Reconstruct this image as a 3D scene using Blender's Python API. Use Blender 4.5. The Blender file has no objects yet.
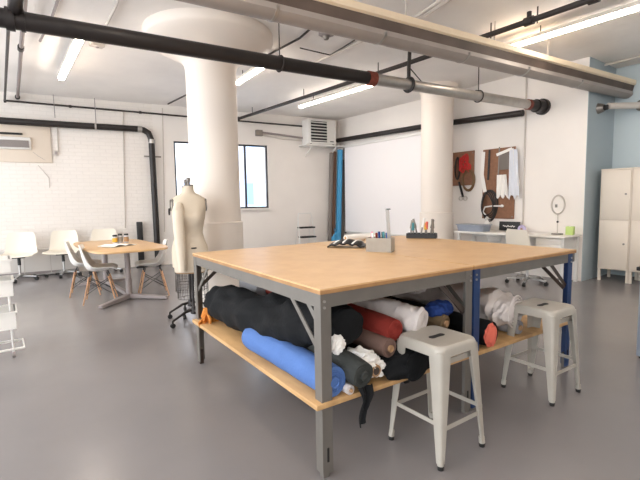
import bpy, bmesh, math, random
from mathutils import Vector, Matrix, noise
random.seed(7)
PI = math.pi
COL = bpy.context.scene.collection
V = Vector

# ------------------------------------------------------------------ materials
def lin(c):
    return tuple(((v/255)/12.92 if v/255 <= .04045 else ((v/255+.055)/1.055)**2.4) for v in c)

def mat(name, rgb, rough=.5, metal=0., bump=0., bscale=40., var=0., vscale=3., emit=0., coat=0., spec=.5):
    m = bpy.data.materials.new(name); m.use_nodes = True
    nt = m.node_tree; b = nt.nodes['Principled BSDF']
    c = lin(rgb) + (1,)
    b.inputs['Base Color'].default_value = c
    b.inputs['Roughness'].default_value = rough
    b.inputs['Metallic'].default_value = metal
    b.inputs['Specular IOR Level'].default_value = spec
    b.inputs['Coat Weight'].default_value = coat
    tc = nt.nodes.new('ShaderNodeTexCoord')
    if var:
        n = nt.nodes.new('ShaderNodeTexNoise'); n.inputs['Scale'].default_value = vscale; n.inputs['Detail'].default_value = 6
        nt.links.new(tc.outputs['Object'], n.inputs['Vector'])
        r = nt.nodes.new('ShaderNodeValToRGB')
        r.color_ramp.elements[0].position = .3; r.color_ramp.elements[1].position = .7
        r.color_ramp.elements[0].color = tuple(max(0, x*(1-var)) for x in c[:3]) + (1,)
        r.color_ramp.elements[1].color = tuple(min(1, x*(1+var)) for x in c[:3]) + (1,)
        nt.links.new(n.outputs['Fac'], r.inputs['Fac']); nt.links.new(r.outputs['Color'], b.inputs['Base Color'])
    if bump:
        n = nt.nodes.new('ShaderNodeTexNoise'); n.inputs['Scale'].default_value = bscale; n.inputs['Detail'].default_value = 4
        nt.links.new(tc.outputs['Object'], n.inputs['Vector'])
        bp = nt.nodes.new('ShaderNodeBump'); bp.inputs['Strength'].default_value = bump; bp.inputs['Distance'].default_value = .01
        nt.links.new(n.outputs['Fac'], bp.inputs['Height']); nt.links.new(bp.outputs['Normal'], b.inputs['Normal'])
    if emit:
        b.inputs['Emission Color'].default_value = c; b.inputs['Emission Strength'].default_value = emit
    return m

def wood_mat(name, dark, light, scale=(2, 30, 2), rough=.45):
    m = mat(name, light, rough); nt = m.node_tree; b = nt.nodes['Principled BSDF']
    tc = nt.nodes.new('ShaderNodeTexCoord'); mp = nt.nodes.new('ShaderNodeMapping'); mp.inputs['Scale'].default_value = scale
    n = nt.nodes.new('ShaderNodeTexNoise'); n.inputs['Scale'].default_value = 3; n.inputs['Detail'].default_value = 8
    r = nt.nodes.new('ShaderNodeValToRGB'); r.color_ramp.elements[0].position = .35; r.color_ramp.elements[1].position = .65
    r.color_ramp.elements[0].color = lin(dark)+(1,); r.color_ramp.elements[1].color = lin(light)+(1,)
    nt.links.new(tc.outputs['Object'], mp.inputs['Vector']); nt.links.new(mp.outputs['Vector'], n.inputs['Vector'])
    nt.links.new(n.outputs['Fac'], r.inputs['Fac']); nt.links.new(r.outputs['Color'], b.inputs['Base Color'])
    return m

def brick_mat(name, rgb):
    m = mat(name, rgb, .6); nt = m.node_tree; b = nt.nodes['Principled BSDF']
    tc = nt.nodes.new('ShaderNodeTexCoord'); sx = nt.nodes.new('ShaderNodeSeparateXYZ'); cx = nt.nodes.new('ShaderNodeCombineXYZ')
    nt.links.new(tc.outputs['Object'], sx.inputs[0]); nt.links.new(sx.outputs['X'], cx.inputs['X']); nt.links.new(sx.outputs['Z'], cx.inputs['Y'])
    br = nt.nodes.new('ShaderNodeTexBrick'); br.inputs['Scale'].default_value = 1
    br.inputs['Brick Width'].default_value = .22; br.inputs['Row Height'].default_value = .075; br.inputs['Mortar Size'].default_value = .008
    br.inputs['Mortar Smooth'].default_value = .6
    c = lin(rgb)
    br.inputs['Color1'].default_value = c+(1,); br.inputs['Color2'].default_value = tuple(x*.98 for x in c)+(1,)
    br.inputs['Mortar'].default_value = tuple(x*.94 for x in c)+(1,)
    nt.links.new(cx.outputs[0], br.inputs['Vector']); nt.links.new(br.outputs['Color'], b.inputs['Base Color'])
    n = nt.nodes.new('ShaderNodeTexNoise'); n.inputs['Scale'].default_value = 14; n.inputs['Detail'].default_value = 5
    nt.links.new(tc.outputs['Object'], n.inputs['Vector'])
    ma = nt.nodes.new('ShaderNodeMath'); ma.operation = 'MULTIPLY_ADD'; ma.inputs[1].default_value = -.8
    nt.links.new(br.outputs['Fac'], ma.inputs[0]); nt.links.new(n.outputs['Fac'], ma.inputs[2])
    bp = nt.nodes.new('ShaderNodeBump'); bp.inputs['Strength'].default_value = .4; bp.inputs['Distance'].default_value = .012
    nt.links.new(ma.outputs[0], bp.inputs['Height']); nt.links.new(bp.outputs['Normal'], b.inputs['Normal'])
    return m

def glass_mat(name):
    m = bpy.data.materials.new(name); m.use_nodes = True; nt = m.node_tree; nt.nodes.clear()
    o = nt.nodes.new('ShaderNodeOutputMaterial'); mx = nt.nodes.new('ShaderNodeMixShader')
    t = nt.nodes.new('ShaderNodeBsdfTransparent'); g = nt.nodes.new('ShaderNodeBsdfGlossy'); g.inputs['Roughness'].default_value = .02
    t.inputs['Color'].default_value = (.96, .98, 1, 1)
    mx.inputs[0].default_value = .05
    nt.links.new(t.outputs[0], mx.inputs[1]); nt.links.new(g.outputs[0], mx.inputs[2]); nt.links.new(mx.outputs[0], o.inputs[0])
    return m

def plastic_clear(name):
    m = mat(name, (225, 225, 228), .3); m.node_tree.nodes['Principled BSDF'].inputs['Transmission Weight'].default_value = .35
    return m

M = dict(
    ceiling=mat('ceiling paint', (244, 240, 236), .8, bump=.9, bscale=5, var=.05, vscale=1.2),
    wall=mat('white wall paint', (236, 230, 224), .7, bump=.15, bscale=9, var=.02, vscale=2),
    brick=brick_mat('white painted brick', (236, 229, 222)),
    column=mat('column paint', (238, 228, 218), .55, bump=.1, bscale=6),
    blue_wall=mat('blue grey wall paint', (168, 181, 188), .6, bump=.1, bscale=9),
    lightblue_wall=mat('pale blue grey wall paint', (198, 211, 216), .6, bump=.1, bscale=9),
    floor=mat('grey floor paint', (131, 127, 127), .24, bump=.06, bscale=5, var=.07, vscale=1.1),
    top=wood_mat('maple laminate', (208, 168, 120), (216, 178, 130), (3, 3, 3), .4),
    edge=wood_mat('board edge', (158, 116, 74), (178, 134, 88), (3, 3, 3), .55),
    ply=wood_mat('shelf plywood', (186, 146, 98), (206, 166, 116), (4, 1.2, 4), .55),
    grey_steel=mat('grey painted steel', (118, 113, 107), .45, .3, bump=.08, bscale=30, var=.06, vscale=8),
    blue_steel=mat('blue painted steel', (33, 58, 102), .4, .1, var=.06, vscale=6),
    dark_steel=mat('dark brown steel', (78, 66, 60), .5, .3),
    stool=mat('off white powder coat', (176, 170, 160), .4, .05, var=.04, vscale=9),
    rubber=mat('black rubber', (26, 25, 25), .7),
    black=mat('black iron paint', (40, 35, 34), .42, .2, var=.12, vscale=6),
    thinblack=mat('dark thin pipe', (52, 46, 44), .5, .2),
    galv=mat('galvanised metal', (176, 172, 168), .38, .75, var=.1, vscale=9),
    conduit=mat('painted conduit', (204, 196, 188), .5),
    duct_grey=mat('grey duct jacket', (158, 150, 144), .5, .15, var=.1, vscale=3),
    duct_dark=mat('shaded brown duct wrap', (88, 74, 66), .6, .0, var=.25, vscale=2.5),  # brown wrap, darkened to include the duct side's shade
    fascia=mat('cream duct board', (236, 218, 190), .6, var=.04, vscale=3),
    rust=mat('red iron fitting', (128, 62, 48), .6, .2, var=.2, vscale=30),
    tube=mat('tube diffuser', (255, 241, 226), .5, emit=19.),
    fixture=mat('white fixture', (225, 220, 212), .5),
    frame_black=mat('window steel', (52, 50, 52), .5),
    glass=glass_mat('window glass'),
    screen=mat('screen fabric', (244, 240, 240), .8),
    cream_metal=mat('cream locker enamel', (226, 215, 201), .42, .0, var=.02),
    cork=mat('pegboard brown', (140, 100, 76), .8, bump=.4, bscale=60, var=.12, vscale=20),
    white=mat('white plastic', (236, 233, 228), .35),
    whitem=mat('white enamel', (228, 226, 222), .4),
    cream=mat('cream chair shell', (234, 226, 211), .4),
    chrome=mat('brushed chrome', (186, 184, 182), .28, .9),
    chairwood=wood_mat('beech leg', (176, 128, 92), (204, 160, 122), (20, 20, 3), .5),
    canvas=mat('form canvas', (212, 198, 178), .85, bump=.25, bscale=120, var=.03, vscale=6),
    canvas2=mat('form sleeve canvas', (222, 208, 188), .85, bump=.25, bscale=120),
    dullmetal=mat('dull metal cap', (134, 128, 122), .4, .6),
    desk=mat('white desk laminate', (234, 230, 224), .4),
    paper=mat('paper', (244, 241, 236), .8),
    bluefab=mat('cornflower cloth', (78, 112, 172), .85, bump=.3, bscale=60, var=.06, vscale=8),
    blackfab=mat('black cloth', (22, 23, 25), .9, bump=.4, bscale=40, spec=.25),
    darkgreen=mat('charcoal green cloth', (62, 64, 62), .9, bump=.3, bscale=90, spec=.25),
    redfab=mat('brick red cloth', (140, 44, 34), .9, bump=.3, bscale=60),
    brownfab=mat('mauve brown cloth', (118, 92, 82), .9, bump=.3, bscale=60),
    olivefab=mat('olive brown cloth', (112, 92, 66), .9, bump=.3, bscale=60),
    whitefab=mat('white cloth', (214, 206, 202), .9, bump=.4, bscale=30),
    tealfab=mat('dark teal cloth', (26, 50, 52), .9, bump=.3, bscale=40),
    royal=mat('royal blue cloth', (26, 57, 124), .85, bump=.3, bscale=40),
    greyfab=mat('grey cloth', (150, 148, 150), .9, bump=.3, bscale=50),
    charcoal=mat('charcoal cloth', (44, 42, 44), .9, bump=.3, bscale=50, spec=.25),
    coral=mat('coral cloth', (226, 112, 92), .85, bump=.3, bscale=40),
    card=mat('cardboard', (176, 140, 104), .85, var=.06, vscale=14),
    crumple=plastic_clear('crumpled plastic'),
    orange=mat('orange paper', (206, 132, 56), .8, var=.15, vscale=20),
    tray=mat('black plastic', (28, 28, 30), .45),
    greyboard=mat('grey card box', (160, 153, 143), .8, var=.05, vscale=18),
    rollblue=mat('blue paper roll', (64, 150, 198), .6),
    rollbrown=mat('brown paper roll', (112, 84, 68), .8, var=.1, vscale=5),
    rollgrey=mat('grey paper roll', (120, 112, 106), .8),
    red=mat('red plastic', (206, 48, 44), .5), green=mat('pale green', (190, 214, 130), .6),
    pink=mat('pink plastic', (226, 130, 158), .45), blue=mat('blue plastic', (58, 100, 176), .45), teal=mat('teal plastic', (60, 130, 140), .45),
    yellow=mat('yellow paint', (224, 178, 60), .5), tan=mat('tan leather', (120, 92, 60), .6),
    city=mat('pale city facade', (238, 238, 242), .8, var=.06, vscale=.4), cityblue=mat('blue city facade', (178, 204, 236), .7),
    vent=mat('grille grey', (150, 140, 138), .6), beige=mat('beige panel', (222, 208, 192), .65, var=.03, vscale=2),
    bin=mat('grey plastic bin', (150, 158, 172), .4), lilac=mat('lilac plastic', (196, 184, 220), .4),
    palecloth=mat('pale paper', (226, 229, 236), .8),
    heater=mat('heater cover', (222, 216, 210), .5),
)

# ------------------------------------------------------------------ mesh builder
class MB:
    def __init__(s): s.bm = bmesh.new()
    def _new(s, fn):
        before = set(s.bm.verts); fn(); return [v for v in s.bm.verts if v not in before]
    def box(s, c, size, rot=None, bevel=0., seg=2):
        r = bmesh.ops.create_cube(s.bm, size=1)['verts']
        bmesh.ops.scale(s.bm, vec=V(size), verts=r)
        if bevel:
            es = list({e for v in r for e in v.link_edges})
            bv = bmesh.ops.bevel(s.bm, geom=es, offset=bevel, segments=seg, affect='EDGES', profile=.5)
            r = list({v for f in bv['faces'] for v in f.verts} | {v for v in r if v.is_valid})
        m = Matrix.Translation(V(c))
        if rot is not None: m = m @ (rot if isinstance(rot, Matrix) else Matrix.Rotation(rot, 4, 'Z'))
        bmesh.ops.transform(s.bm, matrix=m, verts=r)
        return s
    def bar(s, a, b, w, h, up=(0, 0, 1)):
        a, b = V(a), V(b); d = (b-a); L = d.length; x = d.normalized(); u = V(up)
        if abs(x.dot(u)) > .98: u = V((1, 0, 0))
        y = u.cross(x).normalized(); z = x.cross(y)
        R = Matrix((x, y, z)).transposed().to_4x4()
        return s.box((a+b)/2, (L, w, h), R)
    def rings(s, rings, cap=True, closed=True):
        vs = [[s.bm.verts.new(p) for p in r] for r in rings]
        n = len(vs[0])
        for i in range(len(vs)-1):
            for j in range(n if closed else n-1):
                k = (j+1) % n
                s.bm.faces.new((vs[i][j], vs[i][k], vs[i+1][k], vs[i+1][j]))
        if cap:
            if closed:
                s.bm.faces.new(list(reversed(vs[0]))); s.bm.faces.new(vs[-1])
        return s
    def tube(s, pts, r, seg=10, cap=True):
        pts = [V(p) for p in pts]; n = len(pts)
        rad = r if isinstance(r, (list, tuple)) else [r]*n
        rings = []; ref = None
        for i, p in enumerate(pts):
            t = (pts[min(i+1, n-1)]-pts[max(i-1, 0)]).normalized()
            if ref is None: ref = V((0, 0, 1)) if abs(t.z) < .9 else V((1, 0, 0))
            x = (ref - t*ref.dot(t)).normalized(); y = t.cross(x); ref = x
            rings.append([p + x*math.cos(2*PI*k/seg)*rad[i] + y*math.sin(2*PI*k/seg)*rad[i] for k in range(seg)])
        return s.rings(rings, cap)
    def cyl(s, a, b, r, r2=None, seg=16): return s.tube([a, b], [r, r if r2 is None else r2], seg)
    def lathe(s, prof, c=(0, 0, 0), seg=32, cap=True):
        c = V(c)
        return s.rings([[c+V((r*math.cos(2*PI*k/seg), r*math.sin(2*PI*k/seg), z)) for k in range(seg)] for r, z in prof], cap)
    def prism(s, poly, z0, z1, m=None):
        a = [V((x, y, z0)) for x, y in poly]; b = [V((x, y, z1)) for x, y in poly]
        if m is not None: a = [m@p for p in a]; b = [m@p for p in b]
        return s.rings([a, b])
    def ball(s, c, r, sc=(1, 1, 1), seg=12):
        v = bmesh.ops.create_uvsphere(s.bm, u_segments=seg, v_segments=max(6, seg//2), radius=r)['verts']
        bmesh.ops.transform(s.bm, matrix=Matrix.Translation(V(c)) @ Matrix.Diagonal(V(sc).to_4d()), verts=v)
        return s
    def torus(s, c, R, r, nx=24, ns=8, m=None, sc=(1, 1)):
        c = V(c); rings = []
        for i in range(nx+1):
            a = 2*PI*i/nx; d = V((math.cos(a)*sc[0], math.sin(a)*sc[1], 0))
            ring = []
            for k in range(ns):
                b = 2*PI*k/ns
                p = d*(R+r*math.cos(b)) + V((0, 0, r*math.sin(b)))
                ring.append(c + (m@p if m else p))
            rings.append(ring)
        return s.rings(rings, cap=False)
    def grid(s, fn, nu, nv, thick=0.):
        vs = [[s.bm.verts.new(fn(i/nu, j/nv)) for j in range(nv+1)] for i in range(nu+1)]
        fs = []
        for i in range(nu):
            for j in range(nv): fs.append(s.bm.faces.new((vs[i][j], vs[i+1][j], vs[i+1][j+1], vs[i][j+1])))
        if thick:
            s.bm.normal_update(); bmesh.ops.solidify(s.bm, geom=fs, thickness=thick)
        return s
    def build(s, name, m, parent=None, origin=None, ang=38, **props):
        me = bpy.data.meshes.new(name)
        bmesh.ops.recalc_face_normals(s.bm, faces=s.bm.faces)
        off = V((0, 0, 0))
        if parent is not None:
            p = parent
            while p is not None and p.get('wspace'): off += p.location; p = p.parent
        elif origin is not None: off = V(origin)
        if off.length: bmesh.ops.translate(s.bm, vec=-off, verts=s.bm.verts)
        s.bm.to_mesh(me); s.bm.free()
        me.polygons.foreach_set('use_smooth', [True]*len(me.polygons))
        me.set_sharp_from_angle(angle=math.radians(ang))
        o = bpy.data.objects.new(name, me); me.materials.append(m if not isinstance(m, str) else M[m])
        COL.objects.link(o)
        if parent is not None: o.parent = parent
        elif origin is not None: o.location = off
        for k, v in props.items(): o[k] = v
        return o

def thing(name, label, cat, loc, rz=0., group=None, wspace=False):
    o = bpy.data.objects.new(name, None); COL.objects.link(o)
    o.empty_display_size = .1
    o.location = loc; o.rotation_euler = (0, 0, rz); o['label'] = label; o['category'] = cat
    if group: o['group'] = group
    if wspace: o['wspace'] = 1
    return o
def tag(o, label, cat, group=None):
    o['label'] = label; o['category'] = cat
    if group: o['group'] = group
    return o
def struct(o): o['kind'] = 'structure'; return o
def dup(root, loc, rz, label):
    r = root.copy(); COL.objects.link(r); r.location = loc; r.rotation_euler = (0, 0, rz); r['label'] = label
    for ch in list(root.children):
        c = ch.copy(); COL.objects.link(c); c.parent = r
        for g in list(ch.children):
            d = g.copy(); COL.objects.link(d); d.parent = c
    return r
def rrect(w, d, r, n=6):
    pts = []
    for cx, cy, a0 in ((w/2-r, d/2-r, 0), (-w/2+r, d/2-r, PI/2), (-w/2+r, -d/2+r, PI), (w/2-r, -d/2+r, 1.5*PI)):
        for k in range(n+1):
            a = a0 + PI/2*k/n; pts.append((cx+r*math.cos(a), cy+r*math.sin(a)))
    return pts

# ------------------------------------------------------------------ camera
F, PIT, ROLL, YAW, HC = 427.6, -.0908, -.0170, .6427, 1.3443
cyw, syw, cp, sp = math.cos(YAW), math.sin(YAW), math.cos(PIT), math.sin(PIT)
FWD = V((syw*cp, cyw*cp, sp)); R0 = V((cyw, -syw, 0)); U0 = V((-syw*sp, -cyw*sp, cp))
RT = R0*math.cos(ROLL)+U0*math.sin(ROLL); UP = -R0*math.sin(ROLL)+U0*math.cos(ROLL)
cam = bpy.data.cameras.new('camera'); cam.sensor_width = 36; cam.lens = F/640*36; cam.clip_start = .05
co = bpy.data.objects.new('camera', cam); COL.objects.link(co)
mw = Matrix((RT, UP, -FWD)).transposed().to_4x4(); mw.translation = V((0, 0, HC)); co.matrix_world = mw
bpy.context.scene.camera = co

# ------------------------------------------------------------------ room shell
CZ, XR, YC, WROT = 3.46, 7.35, 2.8935, -.1524
struct(MB().box((2.9, 3.5, -.05), (14, 16, .1)).build('floor', 'floor'))
struct(MB().box((2.9, 3.5, CZ+.06), (14, 16, .12)).build('ceiling', 'ceiling'))
# back wall, in its own frame: x along the wall, y away from the room
wallE = Matrix.Translation((0, 10.0185, 0)) @ Matrix.Rotation(WROT, 4, 'Z')
def wp(s, d, z): return wallE @ V((s, d, z))           # s along the wall, d < 0 into the room
cw = math.cos(WROT)
def wall_obj(name, mb, m):
    o = mb.build(name, m); o.location = (0, 10.0185, 0); o.rotation_euler = (0, 0, WROT); return struct(o)
SX0, SX1, SB = -3.6, 7.62, 2.80
W0, W1, WB, WT = 3.21, 5.40, 1.20, 2.71
b = MB(); b.box(((SX0+SB)/2, .15, CZ/2), (SB-SX0, .3, CZ)); wall_obj('wall_back_brick', b, 'brick')
b = MB()
b.box(((SB+W0)/2, .15, CZ/2), (W0-SB, .3, CZ)); b.box(((W1+SX1)/2, .15, CZ/2), (SX1-W1, .3, CZ))
b.box(((W0+W1)/2, .15, WB/2), (W1-W0, .3, WB)); b.box(((W0+W1)/2, .15, (WT+CZ)/2), (W1-W0, .3, CZ-WT))
wall_obj('wall_back', b, 'wall')
struct(MB().box((XR+.15, (YC+9.05)/2, CZ/2), (.3, 9.05-YC, CZ)).build('wall_right', 'wall'))
struct(MB().box((XR+.3+.6, YC+.1, CZ/2), (1.2, .2, CZ)).build('wall_niche_side', 'blue_wall'))
struct(MB().box((XR+.006+.3, YC-.002, CZ/2), (.61, .008, CZ)).build('wall_niche_return', 'blue_wall'))
struct(MB().box((8.5, -.6, CZ/2), (.2, 7., CZ)).build('wall_niche_back', 'lightblue_wall'))
struct(MB().box((2.4, -3.6, CZ/2), (12.6, .2, CZ)).build('wall_front_added', 'wall'))  # unseen wall behind the camera, added to cut outside light from there
# window
win = bpy.data.objects.new('window_1', None); COL.objects.link(win); struct(win)
win.location = (0, 10.0185, 0); win.rotation_euler = (0, 0, WROT)
b = MB(); t = .035
for x in (W0+t/2, W1-t/2): b.box((x, .06, (WB+WT)/2), (t, .06, WT-WB))
for z in (WB+t/2, WT-t/2): b.box(((W0+W1)/2, .06, z), (W1-W0, .06, t))
struct(b.build('window_frame', 'frame_black', win))
for x in (3.95, 4.84):
    struct(MB().box((x, .06, (WB+WT)/2), (.045, .05, WT-WB-.06)).build('mullion', 'frame_black', win))
for x0, x1 in ((W0, 3.95), (3.95, 4.84), (4.84, W1)):
    struct(MB().box(((x0+x1)/2, .06, (WB+WT)/2), (x1-x0-.06, .008, WT-WB-.06)).build('pane', 'glass', win))
struct(MB().box(((W0+W1)/2, -.01, WB-.02), (W1-W0+.1, .12, .04)).build('window_sill', 'wall', win))
# columns with flared capitals
def column(x, y, r, flare=True):
    prof = [(r*1.07, 0), (r*1.07, 1.09), (r*1.0, 1.10), (r, 3.01), (r+.015, 3.07), (r+.05, 3.12), (r+.13, 3.17), (r+.26, 3.23), (r+.38, 3.29), (r+.46, 3.34), (r+.48, 3.37), (r+.48, CZ)]
    if not flare: prof = prof[:4] + [(r+.01, 3.3), (r+.05, 3.4), (r+.08, CZ)]
    struct(MB().lathe(prof, (x, y, 0), 64).build('column', 'column'))
column(2.295, 5.33, .315); column(6.78, 5.28, .295, False)

# facades outside the window
bd = thing('apartment_building', 'pale block seen through the window, far behind the glass', 'building', (6.4, 19, -6), 0)
b = MB().box((0, 0, 5.2), (11, 5, 10.4)); b.build('facade', 'city', bd)
for i in range(7):
    for j in range(2):
        MB().box((-4.4+i*1.35, -2.51, 6.0+j*1.7), (.7, .06, .9)).build('window', 'cityblue', bd)
bt = thing('tower_block', 'pale blue tall block at the right of the window view', 'building', (9.5, 14.2, -6))
MB().box((0, 0, 6.5), (2.2, 3, 13)).build('facade', 'cityblue', bt)
MB().box((0, 0, 13.1), (2.3, 3.1, .2)).build('parapet', 'city', bt)

# ------------------------------------------------------------------ ceiling services
# big pipe: black, then galvanised, into the right wall
pa, pb = V((-1.9, 4.55, 2.837)), V((XR-.03, 3.575, 2.837))
dv = (pb-pa).normalized()
def pp(x): return pa + dv*((x-pa.x)/dv.x)
bp = thing('overhead_pipe', 'thick black pipe turning silver, crossing overhead to the right wall', 'pipe', pp(3.9), 0, wspace=True)
MB().cyl(pp(-1.9), pp(3.80), .074, seg=24).build('black_section', 'black', bp, label='long black section')
MB().cyl(pp(3.78), pp(7.0), .07, seg=24).build('silver_section', 'galv', bp, label='silver galvanised section')
MB().cyl(pp(3.73), pp(3.84), .086, seg=24).build('coupling', 'rust', bp, label='red rusty coupling')
MB().cyl(pp(6.92), pp(6.98), .082, seg=24).build('collar', 'rust', bp)
MB().cyl(pp(6.98), pp(7.2), .084, seg=24).cyl(pp(7.14), pp(7.34), .105, seg=24).cyl(pp(7.3), pp(7.35), .13, seg=24).build('end_fitting', 'black', bp)
for x in (-.28, .18):
    MB().cyl(pp(x-.03), pp(x+.03), .09, seg=20).cyl(pp(x+.07), pp(x+.1), .084, seg=20).build('clamp', 'black', bp)
def hanger(x, top=CZ):
    q = pp(x); b = MB().tube([q+V((0, 0, .085)), V((q.x, q.y, top))], .007, 6)
    b.torus(q+V((0, 0, .0)), .083, .009, 20, 6, Matrix.Rotation(PI/2, 3, 'Y') @ Matrix.Rotation(0, 3, 'Z'))
    b.build('hanger', 'thinblack', bp)
for x in (2.55, 5.75): hanger(x)
q = pp(4.40); MB().tube([q+V((0, 0, -.085)), q+V((0, 0, .2)), V((q.x+.0, q.y-.02, 3.34))], .024, 8).torus(q, .085, .02, 20, 8, Matrix.Rotation(PI/2, 3, 'Y')).build('strap_hanger', 'black', bp, label='black strap hanger')
# droppers at the left end of the pipe
q = pp(.22)
MB().tube([q+V((0, 0, .05)), q+V((.0, -.12, .07)), q+V((-.02, -4., .12))], .05, 14).build('branch_pipe', 'black', bp)
dp = thing('grey_conduit', 'grey conduit running along the ceiling at far left toward the brick wall', 'conduit', (0.3, 6.2, 3.3), wspace=True)
# sprinkler line along the ceiling
def atz(px, py, z):
    r = FWD + RT*((px-320)/F) - UP*((py-240)/F); t = (z-HC)/r.z; return V((0, 0, HC)) + r*t
def atx(px, py, x):
    r = FWD + RT*((px-320)/F) - UP*((py-240)/F); return V((0, 0, HC)) + r*(x/r.x)
def aty(px, py, y):
    r = FWD + RT*((px-320)/F) - UP*((py-240)/F); return V((0, 0, HC)) + r*(y/r.y)
def atw(px, py, off=0.):
    n = V((math.sin(-WROT), math.cos(-WROT), 0)); p = V((0, 10.0185, 0)) - n*off
    r = FWD + RT*((px-320)/F) - UP*((py-240)/F); o = V((0, 0, HC)); return o + r*((p-o).dot(n)/r.dot(n))
c0, c1 = atz(22.5, 30, 3.36), atz(17.5, 97, 3.36)
MB().cyl(c0+(c0-c1)*.35, c1, .026, seg=10).build('tube', 'vent', dp)
cm = atz(20.8, 48, 3.36); ce = (c1-c0).normalized()
MB().cyl(cm-ce*.06, cm+ce*.06, .038, seg=10).build('coupling', 'thinblack', dp)
MB().cyl(c1-ce*.03, c1+ce*.05, .042, seg=10).build('end_cap', 'thinblack', dp)
sl = thing('sprinkler_line', 'thin black pipe running along the ceiling between two light tubes', 'pipe', (4.85, 4.8, 3.3), wspace=True)
b = MB().tube([(4.65, 9.33, 3.3), (4.86, 4.46, 3.3), (4.87, 1.5, 3.3), (4.88, .6, 3.3)], .032, 12)
b.build('tube', 'thinblack', sl)
for y in (8.7, 6.8, 4.9, 3.05, 2.5):
    MB().cyl((4.66+(9.33-y)*.043, y, 3.28), (4.66+(9.33-y)*.043, y, CZ), .008, seg=6).build('hanger', 'thinblack', sl)
for y in (2.55, 1.9):
    MB().cyl((4.87, y-.05, 3.3), (4.87, y+.05, 3.3), .048, seg=12).cyl((4.87, y, 3.3), (4.87, y, 3.4), .026, seg=10).build('sprinkler_tee', 'thinblack', sl)
MB().tube([(4.65, 9.33, 3.34), (4.65, 9.33, 3.24)], .045, 10).build('elbow', 'thinblack', sl)
# duct with cream board
dA, dB = V((.7, 3.275, 2.972)), V((8.38, 2.73, 3.075))
dd = (dB-dA).normalized(); ang = math.atan2(dd.y, dd.x)
dt = thing('ventilation_duct', 'long grey duct with a cream board along its upper edge, crossing overhead', 'duct', (2.3, 3.18, 3.0), wspace=True)
def section(pts, name, m):
    n = V((-dd.y, dd.x, 0)).normalized()
    MB().rings([[P + n*a*DS + V((0, 0, c*DS)) for a, c in pts] for P in (dA, dA.lerp(dB, .25), dA.lerp(dB, .5), dA.lerp(dB, .75), dB)]).build(name, m, dt)
DS = .76
arc = [(.17*math.cos(a), .185*math.sin(a)) for a in [PI*(1.22+k*.055) for k in range(15)]]
section(arc + [(.16, .06), (-.1, .06)], 'duct_body', 'duct_grey')
section([(-.152, .085), (-.118, -.058), (-.09, -.05), (-.09, .085)], 'duct_shaded_wrap', 'duct_dark')  # wrap band whose dark colour also carries the shade under the board
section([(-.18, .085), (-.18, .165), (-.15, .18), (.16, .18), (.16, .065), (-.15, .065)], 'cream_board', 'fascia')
for f in (.16, .31, .47, .62, .79):
    P = dA.lerp(dB, f); n = V((-dd.y, dd.x, 0)).normalized()
    rr = [(.177*math.cos(a), .192*math.sin(a)) for a in [PI*(1.15+k*.06) for k in range(15)]]
    MB().rings([[P+dd*t2+n*a*DS+V((0, 0, c*DS)) for a, c in rr] for t2 in (-.012, .012)]).build('joint_band', 'galv', dt)
for f in (.2, .36, .55, .7):
    P = dA.lerp(dB, f)+V((0, .02, 0)); MB().cyl(P+V((0, 0, .15)), V((P.x, P.y, CZ)), .008, seg=6).build('hanger', 'conduit', dt)
# vent hood end near the niche
vh = thing('vent_nozzle', 'small dark round nozzle on the blue wall under the duct end', 'nozzle', (7.85, YC-.01, 2.72), wspace=True)
MB().cyl((7.72, YC-.005, 2.73), (7.72, YC-.09, 2.73), .085, .06, 20).build('flange', 'dullmetal', vh)
MB().cyl((7.72, YC-.08, 2.73), (7.72, YC-.14, 2.73), .045, .04, 16).build('mouth', 'rubber', vh)
nd = thing('niche_pipe', 'short pale pipe running into the niche below the duct', 'pipe', (8.3, 2.5, 2.8), wspace=True)
MB().cyl((7.75, 2.76, 2.75), (8.38, 2.45, 2.78), .05, seg=14).build('tube', 'conduit', nd)
MB().cyl((8.28, 2.50, 2.775), (8.39, 2.44, 2.78), .085, seg=14).build('flange', 'dullmetal', nd)

# tube lights
def tube_light(x0, y0, x1, y1, label, z=3.31):
    t = thing('ceiling_light', label, 'light', ((x0+x1)/2, (y0+y1)/2, z), 0, 'tube lights on the ceiling', wspace=True)
    a, c = V((x0, y0, z)), V((x1, y1, z))
    MB().bar(a+V((0, 0, .035)), c+V((0, 0, .035)), .10, .045).build('housing', 'fixture', t)
    MB().bar(a, c, .072, .035).build('diffuser', 'tube', t)
    for k in (.2, .8):
        p = a.lerp(c, k); MB().cyl(p+V((0, 0, .05)), V((p.x, p.y, CZ)), .007, seg=6).build('hanger', 'thinblack', t)
    return t
tube_light(.915, 5.85, .925, 7.9, 'tube light above the left end of the brick wall')
tube_light(3.21, 5.35, 3.31, 6.65, 'tube light beside the flared top of the near column')
tube_light(5.27, 5.25, 5.19, 7.55, 'tube light hung in front of the slotted wall unit')
tube_light(5.53, .5, 5.51, 3.3, 'brightest tube light, behind the duct at the upper right')
tube_light(1.6, -2.6, 1.6, -.4, 'unseen tube light added overhead beside the camera to brighten the room')  # from here down: tubes out of view, added to light the room
tube_light(.915, 1.6, .92, 3.4, 'unseen tube light added overhead in front of the camera for extra light')
tube_light(5.5, -2.6, 5.5, -.4, 'unseen tube light added overhead at far right for extra light')
tube_light(-1.4, 1.2, -1.4, 3.6, 'unseen tube light added overhead at far left for extra light')

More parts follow.
